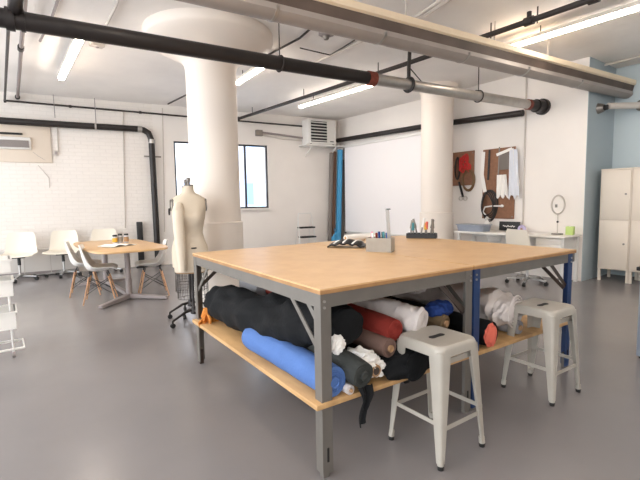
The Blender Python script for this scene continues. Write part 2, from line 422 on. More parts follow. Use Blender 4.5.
# ceiling conduits and boxes
def conduit(name, pts, r, m, label, cat='conduit', seg=8, group=None):
    P = [V(p) for p in pts]; o = P[len(P)//2]
    return tag(MB().tube(P, r, seg).build(name, m, None, origin=o), label, cat, group)
zc = 3.43
conduit('ceiling_conduit', [(.9, 4.45, zc), (1.8, 4.39, zc), (2.93, 4.33, zc)], .014, 'conduit', 'thin grey conduit crossing the near column top on the ceiling')
conduit('ceiling_conduit', [atz(268, 55, zc), atz(300, 38, zc), atz(318, 22, zc)], .014, 'thinblack', 'thin conduit running from the second tube light toward the duct')
conduit('ceiling_conduit', [atz(308, 66, zc), atz(338, 52, zc), atz(368, 38, zc), atz(420, 14, zc), atz(450, -6, zc)], .02, 'conduit', 'white conduit running along the ceiling between tube lights')
conduit('ceiling_conduit', [atz(300, 48, zc), atz(330, 55, zc), atz(342, 48, zc), atz(355, 40, zc)], .009, 'thinblack', 'curved thin cable on the ceiling near the hanger rod')
conduit('ceiling_conduit', [atz(40, 41, zc), atz(52, 17, zc), atz(60, -6, zc)], .016, 'vent', 'grey ceiling conduit left of the first tube light')
conduit('ceiling_conduit', [atz(106, 26, zc), atz(116, 6, zc), atz(121, -8, zc)], .014, 'conduit', 'thin pale conduit on the ceiling beyond the black pipe')
conduit('ceiling_conduit', [atz(168, 104, zc), atz(192, 92, zc), atz(215, 78, zc)], .014, 'thinblack', 'thin dark conduit on the ceiling behind the near column')
conduit('ceiling_conduit', [atz(425, 14, zc), atz(438, 5, zc), atz(452, -4, zc)], .035, 'conduit', 'thick painted pipe on the ceiling above the duct')
conduit('ceiling_conduit', [atz(592, 68, zc), atz(618, 62, zc), atz(650, 54, zc)], .018, 'conduit', 'pale conduit on the ceiling at the niche')
jb = thing('junction_box', 'grey ceiling junction box near the hanger rod', 'junction box', atz(326, 32, zc), 0)
MB().box((0, 0, -.02), (.14, .14, .06), .3, .01).build('box', 'vent', jb); MB().cyl((0, 0, -.05), (0, 0, -.09), .05, .03).build('knockout', 'dullmetal', jb)
jb = thing('smoke_detector', 'small square pale box on the ceiling right of the left tube light', 'detector', atz(97, 45, zc), 0)
MB().box((0, 0, .0), (.16, .1, .05), .2, .008).build('housing', 'conduit', jb); MB().cyl((0, 0, -.025), (0, 0, -.035), .02).build('sensor', 'vent', jb)
# loose cable near silver pipe
q1, q2 = V((4.87, 4.3, 3.25)), pp(5.75)+V((0, .02, .09))
conduit('loose_cable', [q1, q1.lerp(q2, .25)+V((0, 0, -.2)), q1.lerp(q2, .55)+V((0, 0, -.22)), q1.lerp(q2, .8)+V((0, 0, -.12)), q2], .008, 'rubber', 'thin loose black cable drooping to the silver pipe', 'cable')

# ------------------------------------------------------------------ back wall services
def off(p, d): n = V((math.sin(-WROT), math.cos(-WROT), 0)); return p - n*d
P = lambda px, py, d: atw(px, py, d)
wpz = thing('drain_pipe', 'thick black pipe along the brick wall bending down to the floor', 'pipe', P(157, 262, .1), wspace=True)
e = [P(-60, 111, .12), P(0, 120.5, .12), P(70, 125, .12), P(138, 129, .12)]
bend = [P(143.5, 130, .12), P(148.5, 133, .12), P(151, 139, .12)]
dn = [P(151.6, 144, .12), P(154.5, 195, .12), P(157, 240, .12)]
bot = dn[-1].copy(); bot.z = 0
MB().tube(e+bend+dn+[bot], .062, 18).build('tube', 'black', wpz)
for q, q2 in ((P(137.5, 129, .12), P(142, 129.5, .12)), (P(151.6, 139.5, .12), P(151.8, 143.5, .12)), (P(94.6, 126.5, .12), P(96.4, 126.6, .12))):
    MB().cyl(q, q2, .068, seg=18).build('joint_sleeve', 'galv', wpz)
MB().bar(P(144, 156.3, .1), P(161, 157, .1), .03, .03).build('pipe_bracket', 'dullmetal', wpz)
for px, py in ((55, 118), (96, 123)):
    MB().cyl(P(px, py, .1), V((P(px, py, .1).x, P(px, py, .1).y, CZ)), .007, seg=6).build('hanger', 'vent', wpz)
tp = thing('wall_conduit', 'thin black conduit along the top of the back wall with a riser at its left', 'conduit', P(100, 109, .06), wspace=True)
rz_ = P(4.7, 100.5, .06)
MB().tube([rz_+V((-.02, -9.3, 0)), rz_+V((0, -.05, 0)), rz_, P(60, 105.3, .06), P(187, 116.5, .06), P(302, 126.2, .06)], .018, 8).build('tube', 'thinblack', tp)
for px, py in ((4.7, 101), (70, 106.3), (140, 112.3)):
    MB().cyl(P(px-1, py, .06), P(px+1.5, py+.1, .06), .028, seg=8).build('coupling', 'thinblack', tp)
lw = thing('electrical_conduit', 'grey conduit from a junction box to the slotted wall unit', 'conduit', P(262, 133, .05), wspace=True)
MB().box(P(259, 133, .05), (.16, .1, .14), WROT, .008).build('junction_box', 'dullmetal', lw)
MB().tube([P(259, 132, .06), P(285, 135.5, .06), P(303, 138, .06)], .024, 8).build('tube', 'vent', lw)
MB().tube([P(259, 134.5, .03), P(282, 139, .03), P(303, 141, .03)], .012, 8).build('cable', 'conduit', lw)
for px, y0, y1, lab in ((57.5, 122, 152, 'thin vertical conduit on the brick wall right of the beige panel'), (163.5, 108, 232, 'thin white vertical conduit on the wall right of the black pipe'), (124, 112, 228, 'thin white vertical conduit left of the black pipe')):
    conduit('wire_conduit', [P(px-1.2, y0, .02), P(px+1, y1, .02)], .011, 'conduit', lab)
# through-wall air unit on beige panel
pn = thing('air_conditioner', 'grey air grille set in a beige board on the brick wall, upper left', 'air conditioner', P(20, 163, .02), wspace=True)
a, c = P(-45, 163, .02), P(52.5, 163, .02); top = P(50, 122.5, .02)
MB().box(((a.x+c.x)/2, (a.y+c.y)/2, (c.z+top.z)/2), ((c-a).length, .03, top.z-c.z), WROT, .004).build('board', 'beige', pn)
g0, g1 = P(-30, 142, .06), P(31, 143, .06)
MB().box((g0+g1)/2, ((g1-g0).length, .08, .22), WROT, .01).build('grille_frame', 'whitem', pn)
MB().box((P(-30, 142.8, .11)+P(29, 143.2, .11))/2, ((g1-g0).length-.04, .015, .13), WROT).build('grille', 'vent', pn)
b = MB()
for k in range(7):
    z = g0.z-.055+k*.018; q0 = P(-30, 142, .122); q1 = P(28.5, 143, .122); b.bar(V((q0.x, q0.y, z)), V((q1.x, q1.y, z)), .008, .005)
b.build('louver', 'dullmetal', pn)
MB().box((P(-30, 132, .05)+P(22.5, 133.5, .05))/2, ((P(22.5, 133.5, .05)-P(-30, 132, .05)).length, .03, .035), WROT).build('slot', 'rubber', pn)
conduit('power_cord', [P(33, 152, .03), P(38, 156, .03), P(45, 160, .03), P(51, 163, .02)], .006, 'vent', 'thin cord on the beige panel', 'cord')
conduit('power_cord', [P(38, 165, .015), P(44, 172, .015), P(49, 178, .015), P(49.5, 188, .015)], .006, 'conduit', 'thin cord on the brick wall below the beige panel', 'cord')
ob = thing('wall_socket', 'tiny outlet box on the brick wall right of the beige panel', 'socket', P(56, 153, .02), wspace=True)
MB().box(P(56, 153, .02), (.07, .04, .1), WROT, .005).build('box', 'conduit', ob); MB().box(P(56, 153, .045), (.04, .01, .06), WROT).build('faceplate', 'vent', ob)
# tall black slim box by the wall
bt = P(141.5, 262, .12); bt.z = 0
tw = thing('slim_tower', 'slim black upright tower against the wall behind the chair table', 'tower', bt, WROT)
MB().box((0, 0, .50), (.115, .1, .94), None, .006).build('body', 'tray', tw); MB().box((0, 0, .015), (.22, .2, .03), None, .006).build('base', 'tray', tw)
MB().box((0, -.053, .45), (.09, .006, .02)).build('strip', 'whitem', tw)
# low heater cover along brick wall
hc = thing('baseboard_heater', 'low white heater cover along the foot of the brick wall', 'heater', (0, 10.0185, 0), WROT)
MB().box((-.9, -.075, .27), (4.3, .13, .5), None, .01).build('cover', 'heater', hc)
MB().box((-.9, -.145, .50), (4.3, .03, .03)).build('top_lip', 'heater', hc)
MB().box((-.9, -.142, .06), (4.3, .008, .05)).build('air_slot', 'vent', hc)
for x in (-.35, .35, .78, 1.2): MB().box((x, -.143, .27), (.012, .012, .44)).build('panel_joint', 'conduit', hc)

# slotted wall unit in the corner on its shelf
A0 = atw(308.5, 144.5, .38)
ac = thing('wall_heater', 'white boxy unit with black horizontal slots high in the corner', 'heater', A0, WROT+.02)
w_, h_, d_ = .80, .60, .36
MB().box((w_/2, d_/2, .03+h_/2), (w_, d_, h_), None, .02).build('housing', 'whitem', ac)
MB().box((.30, -.003, .03+h_/2), (.45, .012, h_-.1)).build('slot_panel', 'tray', ac)
for k in range(7):
    MB().box((.30, -.018, .11+k*.073), (.45, .03, .015), Matrix.Rotation(.5, 4, 'X')).build('slat', 'whitem', ac)
MB().box((w_+.004, d_/2, .3), (.01, d_-.1, .4)).build('side_panel', 'conduit', ac)
b = MB()
for k in range(6): b.box((w_+.011, d_/2, .17+k*.05), (.006, d_-.14, .012))
b.build('side_louver', 'vent', ac)
MB().box((.67, -.004, .1), (.1, .008, .02)).build('nameplate', 'tray', ac)
MB().box((.47, .17, .0), (1.1, .42, .03), None, .004).build('shelf_board', 'whitem', ac)
for x in (.1, .8): MB().bar((x, .36, -.25), (x, .0, -.02), .02, .03).build('bracket', 'whitem', ac)
for x in (.08, .72): MB().cyl((x, .02, .02), (x, .02, .035), .025).build('foot', 'rubber', ac)

# rolls of paper standing in the corner
def standing_roll(name, px0, px1, pyt, pyb, dist, m, label, tilt=0):
    a = atw((px0+px1)/2, pyb, dist); t = atw((px0+px1)/2+tilt, pyt, dist)
    f = (a-V((0, 0, HC))).dot(FWD); r = (px1-px0)/F*f/2
    foot = V((a.x + (a.x-t.x)/(t.z-a.z)*a.z, a.y, .0)); foot += V((0, 0, .0))
    o = thing(name, label, 'roll', foot, wspace=True, group='rolls leaning in the corner')
    MB().cyl(foot, t, r, seg=18).build('sheet', m, o); MB().cyl(t-V((0, 0, .01)), t+V((0, 0, .012)), r*.55, seg=14).build('core', 'card', o)
standing_roll('material_roll', 327.5, 331.5, 153, 241, .22, 'rollgrey', 'grey roll standing leftmost in the corner', 2)
standing_roll('material_roll', 331, 335, 152, 241, .14, 'rollbrown', 'brown roll standing between the grey and blue rolls', 1.5)
standing_roll('material_roll', 335.5, 341, 150, 239, .20, 'rollblue', 'bright blue roll standing beside the projection screen', 1.8)
standing_roll('material_roll', 341, 344, 160, 239, .14, 'rollgrey', 'narrow grey roll squeezed between the blue roll and the screen frame', .5)
bb = thing('blue_bag', 'crumpled blue bag slumped at the foot of the blue roll', 'bag', atw(336, 238, .45), wspace=True)
def blob(b, c, sc, amp=.25, fr=3., sub=3, seed=0):
    r = bmesh.ops.create_icosphere(b.bm, subdivisions=sub, radius=1)['verts']
    for v in r:
        n = noise.noise_vector(v.co*fr*.5 + V((seed, seed*2, 0)))
        k = 1 + amp*noise.noise(v.co*fr + V((seed*3.1, 0, seed)))
        v.co = V((v.co.x*sc[0]*k, v.co.y*sc[1]*k, v.co.z*sc[2]*k)) + V((n.x*sc[0], n.y*sc[1], n.z*sc[2]))*amp*.5 + V(c)
    return b
blob(MB(), V((atw(336, 237.5, .42).x, atw(336, 237.5, .42).y, .25)), (.12, .1, .27), .35, 3).build('bag_body', 'rollblue', bb)
MB().torus(atw(336, 230, .42), .05, .008, 16, 6, Matrix.Rotation(PI/2, 3, 'X')).build('handle', 'rollblue', bb)
# step ladder
lp = atw(305.5, 247, .35); lp.z = 0
ld = thing('step_ladder', 'white folding step ladder with black treads against the back wall', 'ladder', lp, WROT)
for sx in (-.21, .21):
    MB().tube([(sx*1.1, -.22, 0), (sx*.9, .0, .95)], .014, 8).build('front_rail', 'whitem', ld)
    MB().tube([(sx*.95, .25, 0), (sx*.78, .03, .9)], .011, 8).build('rear_leg', 'whitem', ld)
MB().tube([(-.19, 0, .95), (-.17, .01, 1.05), (.17, .01, 1.05), (.19, 0, .95)], .013, 8).build('handle', 'whitem', ld)
for z, y in ((.25, -.17), (.47, -.12), (.70, -.07)): MB().box((0, y, z), (.40, .2, .035), None, .006).build('tread', 'rubber', ld)

# ------------------------------------------------------------------ right wall: screen, pegboards, desk
ps = thing('projection_screen', 'large white projection screen on the right wall behind the columns', 'screen', (XR-.05, 7.3, .5), wspace=True)
y0, y1 = 8.62, 5.75
MB().box((XR-.045, (y0+y1)/2, 1.64), (.012, y0-y1, 2.2)).build('fabric', 'screen', ps)
MB().box((XR-.05, (y0+y1)/2, 2.74), (.07, y0-y1+.08, .07), None, .012).build('case', 'whitem', ps, label='white roller case')
MB().box((XR-.035, y0+.02, 1.64), (.03, .04, 2.3)).build('edge_strip', 'tray', ps, label='black edge strip')
MB().cyl((XR-.045, y0, .54), (XR-.045, y1, .54), .02, seg=10).build('bottom_bar', 'whitem', ps)
conduit('wall_pipe', [(XR-.1, 8.85, 2.92), (XR-.1, 6.0, 2.865), (XR-.1, 3.86, 2.78)], .055, 'black', 'black pipe along the right wall above the projection screen', 'pipe', 16)
conduit('wall_cable_conduit', [(XR-.015, 3.86, 3.4), (XR-.015, 3.86, 1.6), (XR-.015, 3.86, .0)], .014, 'conduit', 'thin vertical conduit on the right wall beside the pegboard')

XW = XR-.012
pgs = thing('pegboard', 'small brown pegboard next to the far column', 'pegboard', (XW, 5.07, 1.6), wspace=True, group='brown pegboards')
def ywz(px, py, x=XW): p = atx(px, py, x); return p
def board(px0, py0, px1, py1, root):
    a, c = ywz(px0, py0), ywz(px1, py1)
    MB().box((XW, (a.y+c.y)/2, (a.z+c.z)/2), (.02, abs(a.y-c.y), abs(a.z-c.z)), None, .002).build('board', 'cork', root)
    for yy in (min(a.y, c.y)+.03, max(a.y, c.y)-.03):
        for zz in (min(a.z, c.z)+.04, max(a.z, c.z)-.04):
            MB().cyl((XW-.008, yy, zz), (XW-.016, yy, zz), .012, seg=8).build('screw', 'dullmetal', root)
board(452, 153, 474, 185, pgs)
pgb = thing('pegboard', 'large brown pegboard hung with white patterns and tubing', 'pegboard', (XW, 4.3, 1.0), wspace=True, group='brown pegboards')
board(483.5, 150, 514, 219, pgb)
XH = XR-.036
def hang_loop(name, px, py, rw, rh, r, m, label, cat, n=1, seg=24):
    c = ywz(px, py, XH); b = MB()
    for k in range(n):
        pts = []
        for i in range(seg+1):
            a = 2*PI*i/seg; w = 1-.08*k+.05*math.sin(3*a+k)
            pts.append(V((XH-.02*k+.012*math.sin(2*a), c.y+rw*w*math.cos(a), c.z+rh*w*math.sin(a))))
        b.tube(pts, r, 6, cap=False)
    return tag(b.build(name, m, None, origin=c), label, cat)
# on small board: red pouch, cable, headphones-like coils
c = ywz(464.5, 163, XH); b = MB(); rnd = random.Random(3)
for k in range(7):
    R1, R2, ph = rnd.uniform(.06, .13), rnd.uniform(.08, .15), rnd.uniform(0, 6)
    b.tube([V((c.x-.012*(k % 4)-.006*math.sin(5*t), c.y+.03*math.sin(ph)+R1*math.cos(t+ph), c.z+.03*math.cos(ph)+R2*math.sin(t*1.0)+.02*math.sin(4*t+ph))) for t in [2*PI*i/26 for i in range(27)]], .013, 6, cap=False)
tag(b.build('red_lanyard', 'red', None, origin=c), 'tangled red cord hanging on the small pegboard', 'cord')
hang_loop('leather_strap', 468.5, 180, .13, .20, .017, 'tan', 'olive tan strap looped below the red bundle', 'strap', 2)
hang_loop('black_cable', 457.5, 168, .05, .22, .011, 'thinblack', 'black cable looped at the left of the small pegboard', 'cable', 2)
hp = thing('hand_shears', 'dark shears with pale handles hanging below the small pegboard', 'shears', ywz(461, 190, XH), wspace=True)
a = ywz(459, 182, XH); c = ywz(463, 197, XH)
MB().bar(a, c, .02, .045, up=(1, 0, 0)).build('blade', 'tray', hp)
for dz in (-.05, .05): MB().torus(c+V((0, dz, -.03)), .04, .01, 14, 6, Matrix.Rotation(PI/2, 3, 'Y')).build('handle', 'conduit', hp)
# on large board
def strip(name, pts, w, m, label, cat, x=XH, th=.006):
    Q = [ywz(px, py, x) for px, py in pts]; b = MB()
    for i in range(len(Q)-1): b.bar(Q[i], Q[i+1], w, th, up=(1, 0, 0))
    return tag(b.build(name, m, None, origin=Q[0]), label, cat)
strip('pattern_strip', [(483.5, 152), (482, 175), (485, 192)], .07, 'paper', 'long white paper strip hanging at the left edge of the large pegboard', 'pattern')
strip('black_ruler', [(489.5, 150), (488, 180)], .035, 'tray', 'slim black ruler hanging on the left of the large pegboard', 'ruler')
strip('white_square', [(496.5, 155), (512, 148.5), (518.5, 186)], .05, 'paper', 'white angled pattern ruler with a slanted top on the large pegboard', 'ruler', XH-.02)
strip('metal_ruler', [(499.5, 147), (498, 180)], .022, 'dullmetal', 'narrow grey ruler hanging left of the white patterns', 'ruler', XH-.01)
c = ywz(505, 161, XH-.01)
tag(MB().box(c, (.01, .20, .30)).build('brown_swatch', 'rollgrey', None, origin=c), 'taupe cloth swatch hanging on the large pegboard behind white rulers', 'swatch')
def cloth_hang(name, px0, px1, py0, py1, m, label, seed, x):
    a, c = ywz(px0, py0, x), ywz(px1, py1, x)
    def fn(u, v):
        y = a.y+(c.y-a.y)*u*(1-.25*(1-v)); z = a.z+(c.z-a.z)*v - .08*v*math.sin(u*7+seed)**2
        return V((x-.02*math.sin(u*16+seed)-.01*noise.noise(V((u*5, v*4, seed))), y, z))
    return tag(MB().grid(fn, 20, 8, .004).build(name, m, None, origin=a), label, 'pattern')
cloth_hang('pattern_bundle', 497.5, 508, 175, 194, 'paper', 'bunch of white paper patterns hanging lower left of the white ruler', 1, XH-.02)
cloth_hang('pattern_bundle', 509, 520, 150, 195, 'palecloth', 'pale blue white bunch of patterns hanging at the right of the large pegboard', 4, XH-.035)
hang_loop('coiled_hose', 489.5, 205, .16, .29, .011, 'thinblack', 'black coiled hose at the bottom of the large pegboard', 'hose', 5)
Q = [ywz(*p, XH-.06) for p in ((489, 219), (483, 212), (485, 207), (492, 206), (502, 206))]
wh = thing('shower_hose', 'white curved hose with a round end, in front of the black coil', 'hose', Q[0], wspace=True)
MB().tube(Q, .014, 8).build('tube', 'white', wh); MB().ball(Q[-1], .035, (1, 1, .8)).build('hose_end', 'white', wh)

# desk along right wall
dk = thing('work_desk', 'white desk along the right wall under the pegboards', 'desk', (7.03, 3.9, 0), wspace=True)
MB().box((7.03, 3.87, .735), (.6, 1.95, .03), None, .004).build('desk_top', 'desk', dk)
for y in (2.95, 4.78):
    for x in (6.8, 7.28): MB().box((x, y, .36), (.045, .045, .72)).build('leg', 'whitem', dk)
MB().box((7.28, 3.87, .67), (.03, 1.8, .08)).build('rear_apron', 'whitem', dk)
MB().box((7.03, 3.15, .60), (.5, .4, .22), None, .008).build('drawer_unit', 'whitem', dk)
for z in (.66, .56): MB().box((6.775, 3.15, z), (.015, .37, .09), None, .003).build('drawer', 'desk', dk)
DZ = .752
bn = thing('storage_bin', 'grey blue plastic bin at the left end of the white desk', 'bin', (6.93, 4.56, DZ))
MB().prism(rrect(.30, .5, .05), 0, .012).build('base', 'bin', bn)
b = MB()
o_, i_ = rrect(.34, .54, .06), rrect(.31, .51, .05)
b.rings([[V((x, y, 0)) for x, y in rrect(.30, .5, .05)], [V((x, y, .11)) for x, y in o_], [V((x, y, .11)) for x, y in i_], [V((x, y, .012)) for x, y in rrect(.27, .47, .05)]], cap=False)
b.build('side_wall', 'bin', bn); MB().prism(rrect(.37, .57, .06), .108, .122).build('lid', 'bin', bn, label='flat grey lid')
# white wire baskets
def basket(x, y, label, w=.26):
    t = thing('wire_basket', label, 'basket', (x, y, .585), 0, 'white baskets under the desk')
    MB().torus((0, 0, .13), w/2, .008, 4*6, 6).build('rim', 'whitem', t)
    b = MB()
    for k in range(20):
        a = 2*PI*k/20; b.cyl((w/2*.8*math.cos(a), w/2*.8*math.sin(a), 0), (w/2*math.cos(a), w/2*math.sin(a), .13), .004, seg=5)
    for h in (.045, .09): b.torus((0, 0, h), w/2*(.8+.2*h/.13), .004, 24, 5)
    b.build('wire_side', 'whitem', t); MB().cyl((0, 0, 0), (0, 0, .006), w/2*.8, seg=24).build('base', 'whitem', t)
basket(6.88, 4.12, 'white basket hanging under the desk below the black plaque')
basket(6.88, 3.78, 'white basket hanging under the desk, nearer the rolling chair')
sg = thing('black_sign', 'small black plaque with white lettering leaning under the large pegboard', 'sign', (7.28, 4.07, DZ))
MB().box((0, 0, .09), (.03, .38, .16), Matrix.Rotation(.06, 4, 'Y'), .003).build('plaque', 'tray', sg)
MB().tube([V((-.02, .11-.011*k, .088+.012*math.sin(k*1.7)+.006*math.sin(k*.9))) for k in range(21)], .006, 5).build('lettering', 'paper', sg)
spk = thing('spray_bottle', 'white plastic bottle under the black coil on the desk', 'bottle', (7.2, 4.46, DZ))
MB().lathe([(.05, 0), (.055, .02), (.055, .13), (.03, .17), (.018, .18), (.018, .2)], seg=16).build('bottle_body', 'white', spk); MB().box((-.015, 0, .22), (.07, .03, .04), None, .006).build('spray_head', 'white', spk)
lc = thing('lilac_tape_roll', 'lilac roll of tape on the desk by the black plaque', 'tape', (7.2, 3.80, DZ))
MB().torus((0, 0, .05), .045, .03, 20, 8, Matrix.Rotation(PI/2, 3, 'Y')).build('tape', 'lilac', lc); MB().cyl((-.02, 0, .05), (.02, 0, .05), .02).build('core', 'card', lc)
rl = thing('ring_light', 'slender white ring lamp on a stand at the right end of the desk', 'lamp', (7.1, 3.17, DZ))
MB().cyl((0, 0, 0), (0, 0, .015), .085, seg=24).build('base', 'dullmetal', rl)
MB().cyl((0, 0, .015), (0, 0, .32), .008, seg=8).build('stand', 'conduit', rl)
MB().torus((0, 0, .47), .145, .013, 32, 8, Matrix.Rotation(-.25, 3, 'Z') @ Matrix.Rotation(PI/2, 3, 'X')).build('ring', 'conduit', rl)
MB().ball((0, 0, .2), .018).build('joint', 'tray', rl); MB().box((.10, .075, .45), (.02, .03, .05)).build('clip', 'dullmetal', rl)
gb = thing('tissue_box', 'pale green box on the right end of the desk beside the ring lamp', 'box', (7.15, 3.0, DZ), .2)
MB().box((0, 0, .065), (.11, .11, .13), None, .006).build('box', 'green', gb); MB().prism(rrect(.05, .02, .009), .128, .133).build('slot', 'paper', gb)

# ------------------------------------------------------------------ lockers in the niche
lk = thing('locker', 'cream metal locker nearest the white wall corner, in the niche', 'locker', (7.66, 2.785, 0), 0, 'cream lockers')
def make_locker(t):
    w, d, zb, zt = .425, .46, .19, 1.745
    MB().box((d/2, -w/2, (zb+zt)/2), (d, w, zt-zb), None, .006).build('body', 'cream_metal', t)
    for z0, z1 in ((zb+.02, .96), (.98, zt-.02)):
        dr = MB().box((-.010, -w/2, (z0+z1)/2), (.018, w-.03, z1-z0), None, .004).build('door', 'cream_metal', t)
        MB().cyl((-.018, -w+.07, (z0+z1)/2+.02), (-.034, -w+.07, (z0+z1)/2+.02), .014, seg=10).build('knob', 'dullmetal', dr)
    for x in (.03, d-.03):
        for y in (-.02, -w+.02): MB().box((x, y, zb/2), (.04, .035, zb)).build('leg', 'cream_metal', t)
    MB().box((d/2, -w/2, zt+.012), (d+.03, w, .024), None, .006).build('cornice', 'cream_metal', t)
make_locker(lk)
dup(lk, (7.66, 2.785-.427, 0), 0, 'cream metal locker cut off by the right edge of the photo')
# cabinet at the right edge
cb = thing('side_cabinet', 'grey side cabinet with a dark top, cut off at the right edge', 'cabinet', (4.32, .93, 0), -.1)
MB().box((0, 0, .38), (.38, .5, .72), None, .006).build('body', 'bin', cb)
MB().box((0, 0, .75), (.42, .54, .03), None, .004).build('top', 'tray', cb)
for x in (-.16, .16):
    for y in (-.22, .22): MB().box((x, y, .01), (.03, .03, .02)).build('foot', 'rubber', cb)

# ------------------------------------------------------------------ cutting tables
TR = -.049; TO = V((1.166, 1.565, 0)); TM = Matrix.Translation(TO) @ Matrix.Rotation(TR, 4, 'Z')
def T(u, v, z): return TM @ V((u, v, z))
def cutting_table(u0, w, L, legm, label, du):
    t = thing('cutting_table', label, 'table', TM @ V((u0, 0, 0)), TR, 'cutting tables')
    H = .936; ov = .05 if legm == 'blue_steel' else .005
    MB().box((w/2, L/2, H-.004), (w-.003, L, .008)).build('tabletop', 'top', t)
    MB().box((w/2, L/2, H-.017), (w-.003, L, .018)).build('top_edge', 'edge', t)
    z1, z0 = H-.026, H-.094; th = .006
    for y in (.012, L-.012): MB().box((w/2, y, (z0+z1)/2), (w-.02, .008, z1-z0)).box((w/2, y+(.025 if y < L/2 else -.025), z0+.004), (w-.02, .05, .008)).build('apron', 'grey_steel', t)
    for x in (.012, w-ov-.007): MB().box((x, L/2, (z0+z1)/2), (.008, L-.03, z1-z0)).box((x+(.02 if x < w/2 else -.02), L/2, z0+.004), (.04, L-.03, .008)).build('apron', 'grey_steel', t)
    lw_ = .060
    for x, sx in ((.005, 1), (w-ov, -1)):
        for y, sy in ((.004, 1), (L-.004, -1)):
            b = MB().box((x+sx*lw_/2, y+sy*.004, (z1+.02)/2), (lw_, .007, z1-.02)).box((x+sx*.004, y+sy*lw_/2, (z1+.02)/2), (.007, lw_, z1-.02))
            lg = b.build('leg', legm, t)
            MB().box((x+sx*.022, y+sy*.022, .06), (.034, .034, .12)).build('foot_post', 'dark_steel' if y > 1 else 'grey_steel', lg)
            MB().box((x+sx*lw_/2, y-sy*.0015, .115), (.010, .004, .07)).build('slot', 'rubber', lg)
            for zz in (.875, .845):
                MB().cyl((x+sx*.02, y, zz), (x+sx*.02, y-sy*.006, zz), .007, seg=8).build('bolt', 'galv', lg)
            # diagonal braces
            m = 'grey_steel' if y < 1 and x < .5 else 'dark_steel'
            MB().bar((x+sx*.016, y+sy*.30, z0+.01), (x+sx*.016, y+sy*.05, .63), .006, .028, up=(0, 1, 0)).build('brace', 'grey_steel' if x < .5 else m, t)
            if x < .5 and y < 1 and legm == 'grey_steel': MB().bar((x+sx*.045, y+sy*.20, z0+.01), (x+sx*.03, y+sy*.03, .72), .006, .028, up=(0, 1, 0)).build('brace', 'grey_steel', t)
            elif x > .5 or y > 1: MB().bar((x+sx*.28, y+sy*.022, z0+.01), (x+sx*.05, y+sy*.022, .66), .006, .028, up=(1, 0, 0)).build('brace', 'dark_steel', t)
    MB().box((w/2+du/2, L/2-.01, .371), (w+.02+abs(du), L-.01, .026), None, .002).build('shelf', 'ply', t)
    for y in (.06, L-.06): MB().box((w/2, y, .347), (w-.03, .03, .02)).build('shelf_rail', 'grey_steel', t)
    return t
UW = 1.135
cutting_table(0, UW, 1.88, 'grey_steel', 'maple topped cutting table with grey steel legs, left half of the island', -.02)
t2 = cutting_table(UW+.008, 2.41-UW-.008, 1.91, 'blue_steel', 'maple topped cutting table with blue steel legs, right half of the island', 0)

# fabric on the shelf ---------------------------------------------------------
def lumpy(b, pts, rx, rz, amp=.1, fr=3., seg=28, sub=8, seed=0, twist=1., kf=.22):
    """soft bolt: elliptical rings along pts with fold noise"""
    P = [V(p) for p in pts]; n = len(P)
    rx = rx if isinstance(rx, list) else [rx]*n; rz = rz if isinstance(rz, list) else [rz]*n
    rings = []
    N = (n-1)*sub
    for i in range(N+1):
        t = i/sub; k = min(int(t), n-2); f = t-k
        p = P[k].lerp(P[k+1], f); a = rx[k]*(1-f)+rx[k+1]*f; c = rz[k]*(1-f)+rz[k+1]*f
        d = (P[min(k+1, n-1)]-P[k]).normalized(); x = V((0, 0, 1)).cross(d).normalized(); z = d.cross(x)
        endk = 1.0 if 0 < i < N else .93
        ring = []
        for j in range(seg):
            th = 2*PI*j/seg; dx, dz = math.cos(th), math.sin(th)
            s = endk*(1+amp*noise.noise(V((dx*fr*.6, dz*fr*.6+seed*7, i*kf*fr)))+amp*.6*math.sin(th*3+i*3.2*kf*twist+seed)*noise.noise(V((i*1.4*kf, seed, math.cos(th)))))
            ring.append(p + x*(dx*a*s) + z*(dz*c*s))
        rings.append(ring)
    return b.rings(rings)
ROLLS = 'rolls of cloth on the table shelves'
def fabric_roll(pts, r, m, label, core=None, amp=.04, seed=0, spiral=None, name='fabric_roll', rz=None):
    P = [T(*p) for p in pts]
    r0 = r[0] if isinstance(r, list) else r
    t = thing(name, label, 'fabric roll', P[0]-V((0, 0, r0)), 0, ROLLS, wspace=True)
    lumpy(MB(), P, r, rz or r, amp, 2.4, seed=seed, sub=10).build('cloth', m, t)
    d = (P[1]-P[0]).normalized()
    b = MB(); m3 = Matrix((V((0, 0, 1)).cross(d).normalized(), d.cross(V((0, 0, 1)).cross(d)).normalized(), d)).transposed()
    for k in range(1, 5): b.torus(P[0]-d*.001, r0*(.18+.13*k), r0*.04, 24, 6, m3)
    b.build('wound_layers', spiral or m, t)
    if core: MB().cyl(P[0]-d*.012, P[0]+d*.05, r0*.34, seg=14).torus(P[0]-d*.012, r0*.30, r0*.07, 16, 6, m3).build('core', core, t)
    return t
fabric_roll([(.085, .02, .464), (.08, .55, .464), (.075, .93, .46)], .08, 'bluefab', 'bright blue roll along the left edge of the lower shelf', 'bluefab', seed=1)
fabric_roll([(.165, -.01, .412), (.20, .8, .412)], .026, 'whitefab', 'thin cream roll with an open end under the charcoal roll', 'card', .02, 2)
fabric_roll([(.225, -.04, .482), (.205, .4, .53), (.20, .8, .55)], .068, 'darkgreen', 'charcoal roll with a wound end facing the front, by the blue roll', 'darkgreen', .03, 3)
fabric_roll([(.475, .04, .545), (.45, .6, .565), (.42, 1.4, .58)], .055, 'brownfab', 'mauve brown roll below the red one', 'card', .04, 4)
fabric_roll([(.535, .06, .625), (.49, .7, .66), (.44, 1.5, .67)], .066, 'redfab', 'brick red roll between the white and brown rolls', None, .06, 5)
fabric_roll([(.74, .05, .635), (.69, .2, .655), (.62, .5, .69), (.45, 1.2, .74), (.42, 1.5, .74)], .085, 'whitefab', 'long white roll with a crumpled end behind the near stool', None, .26, 6, rz=.08)
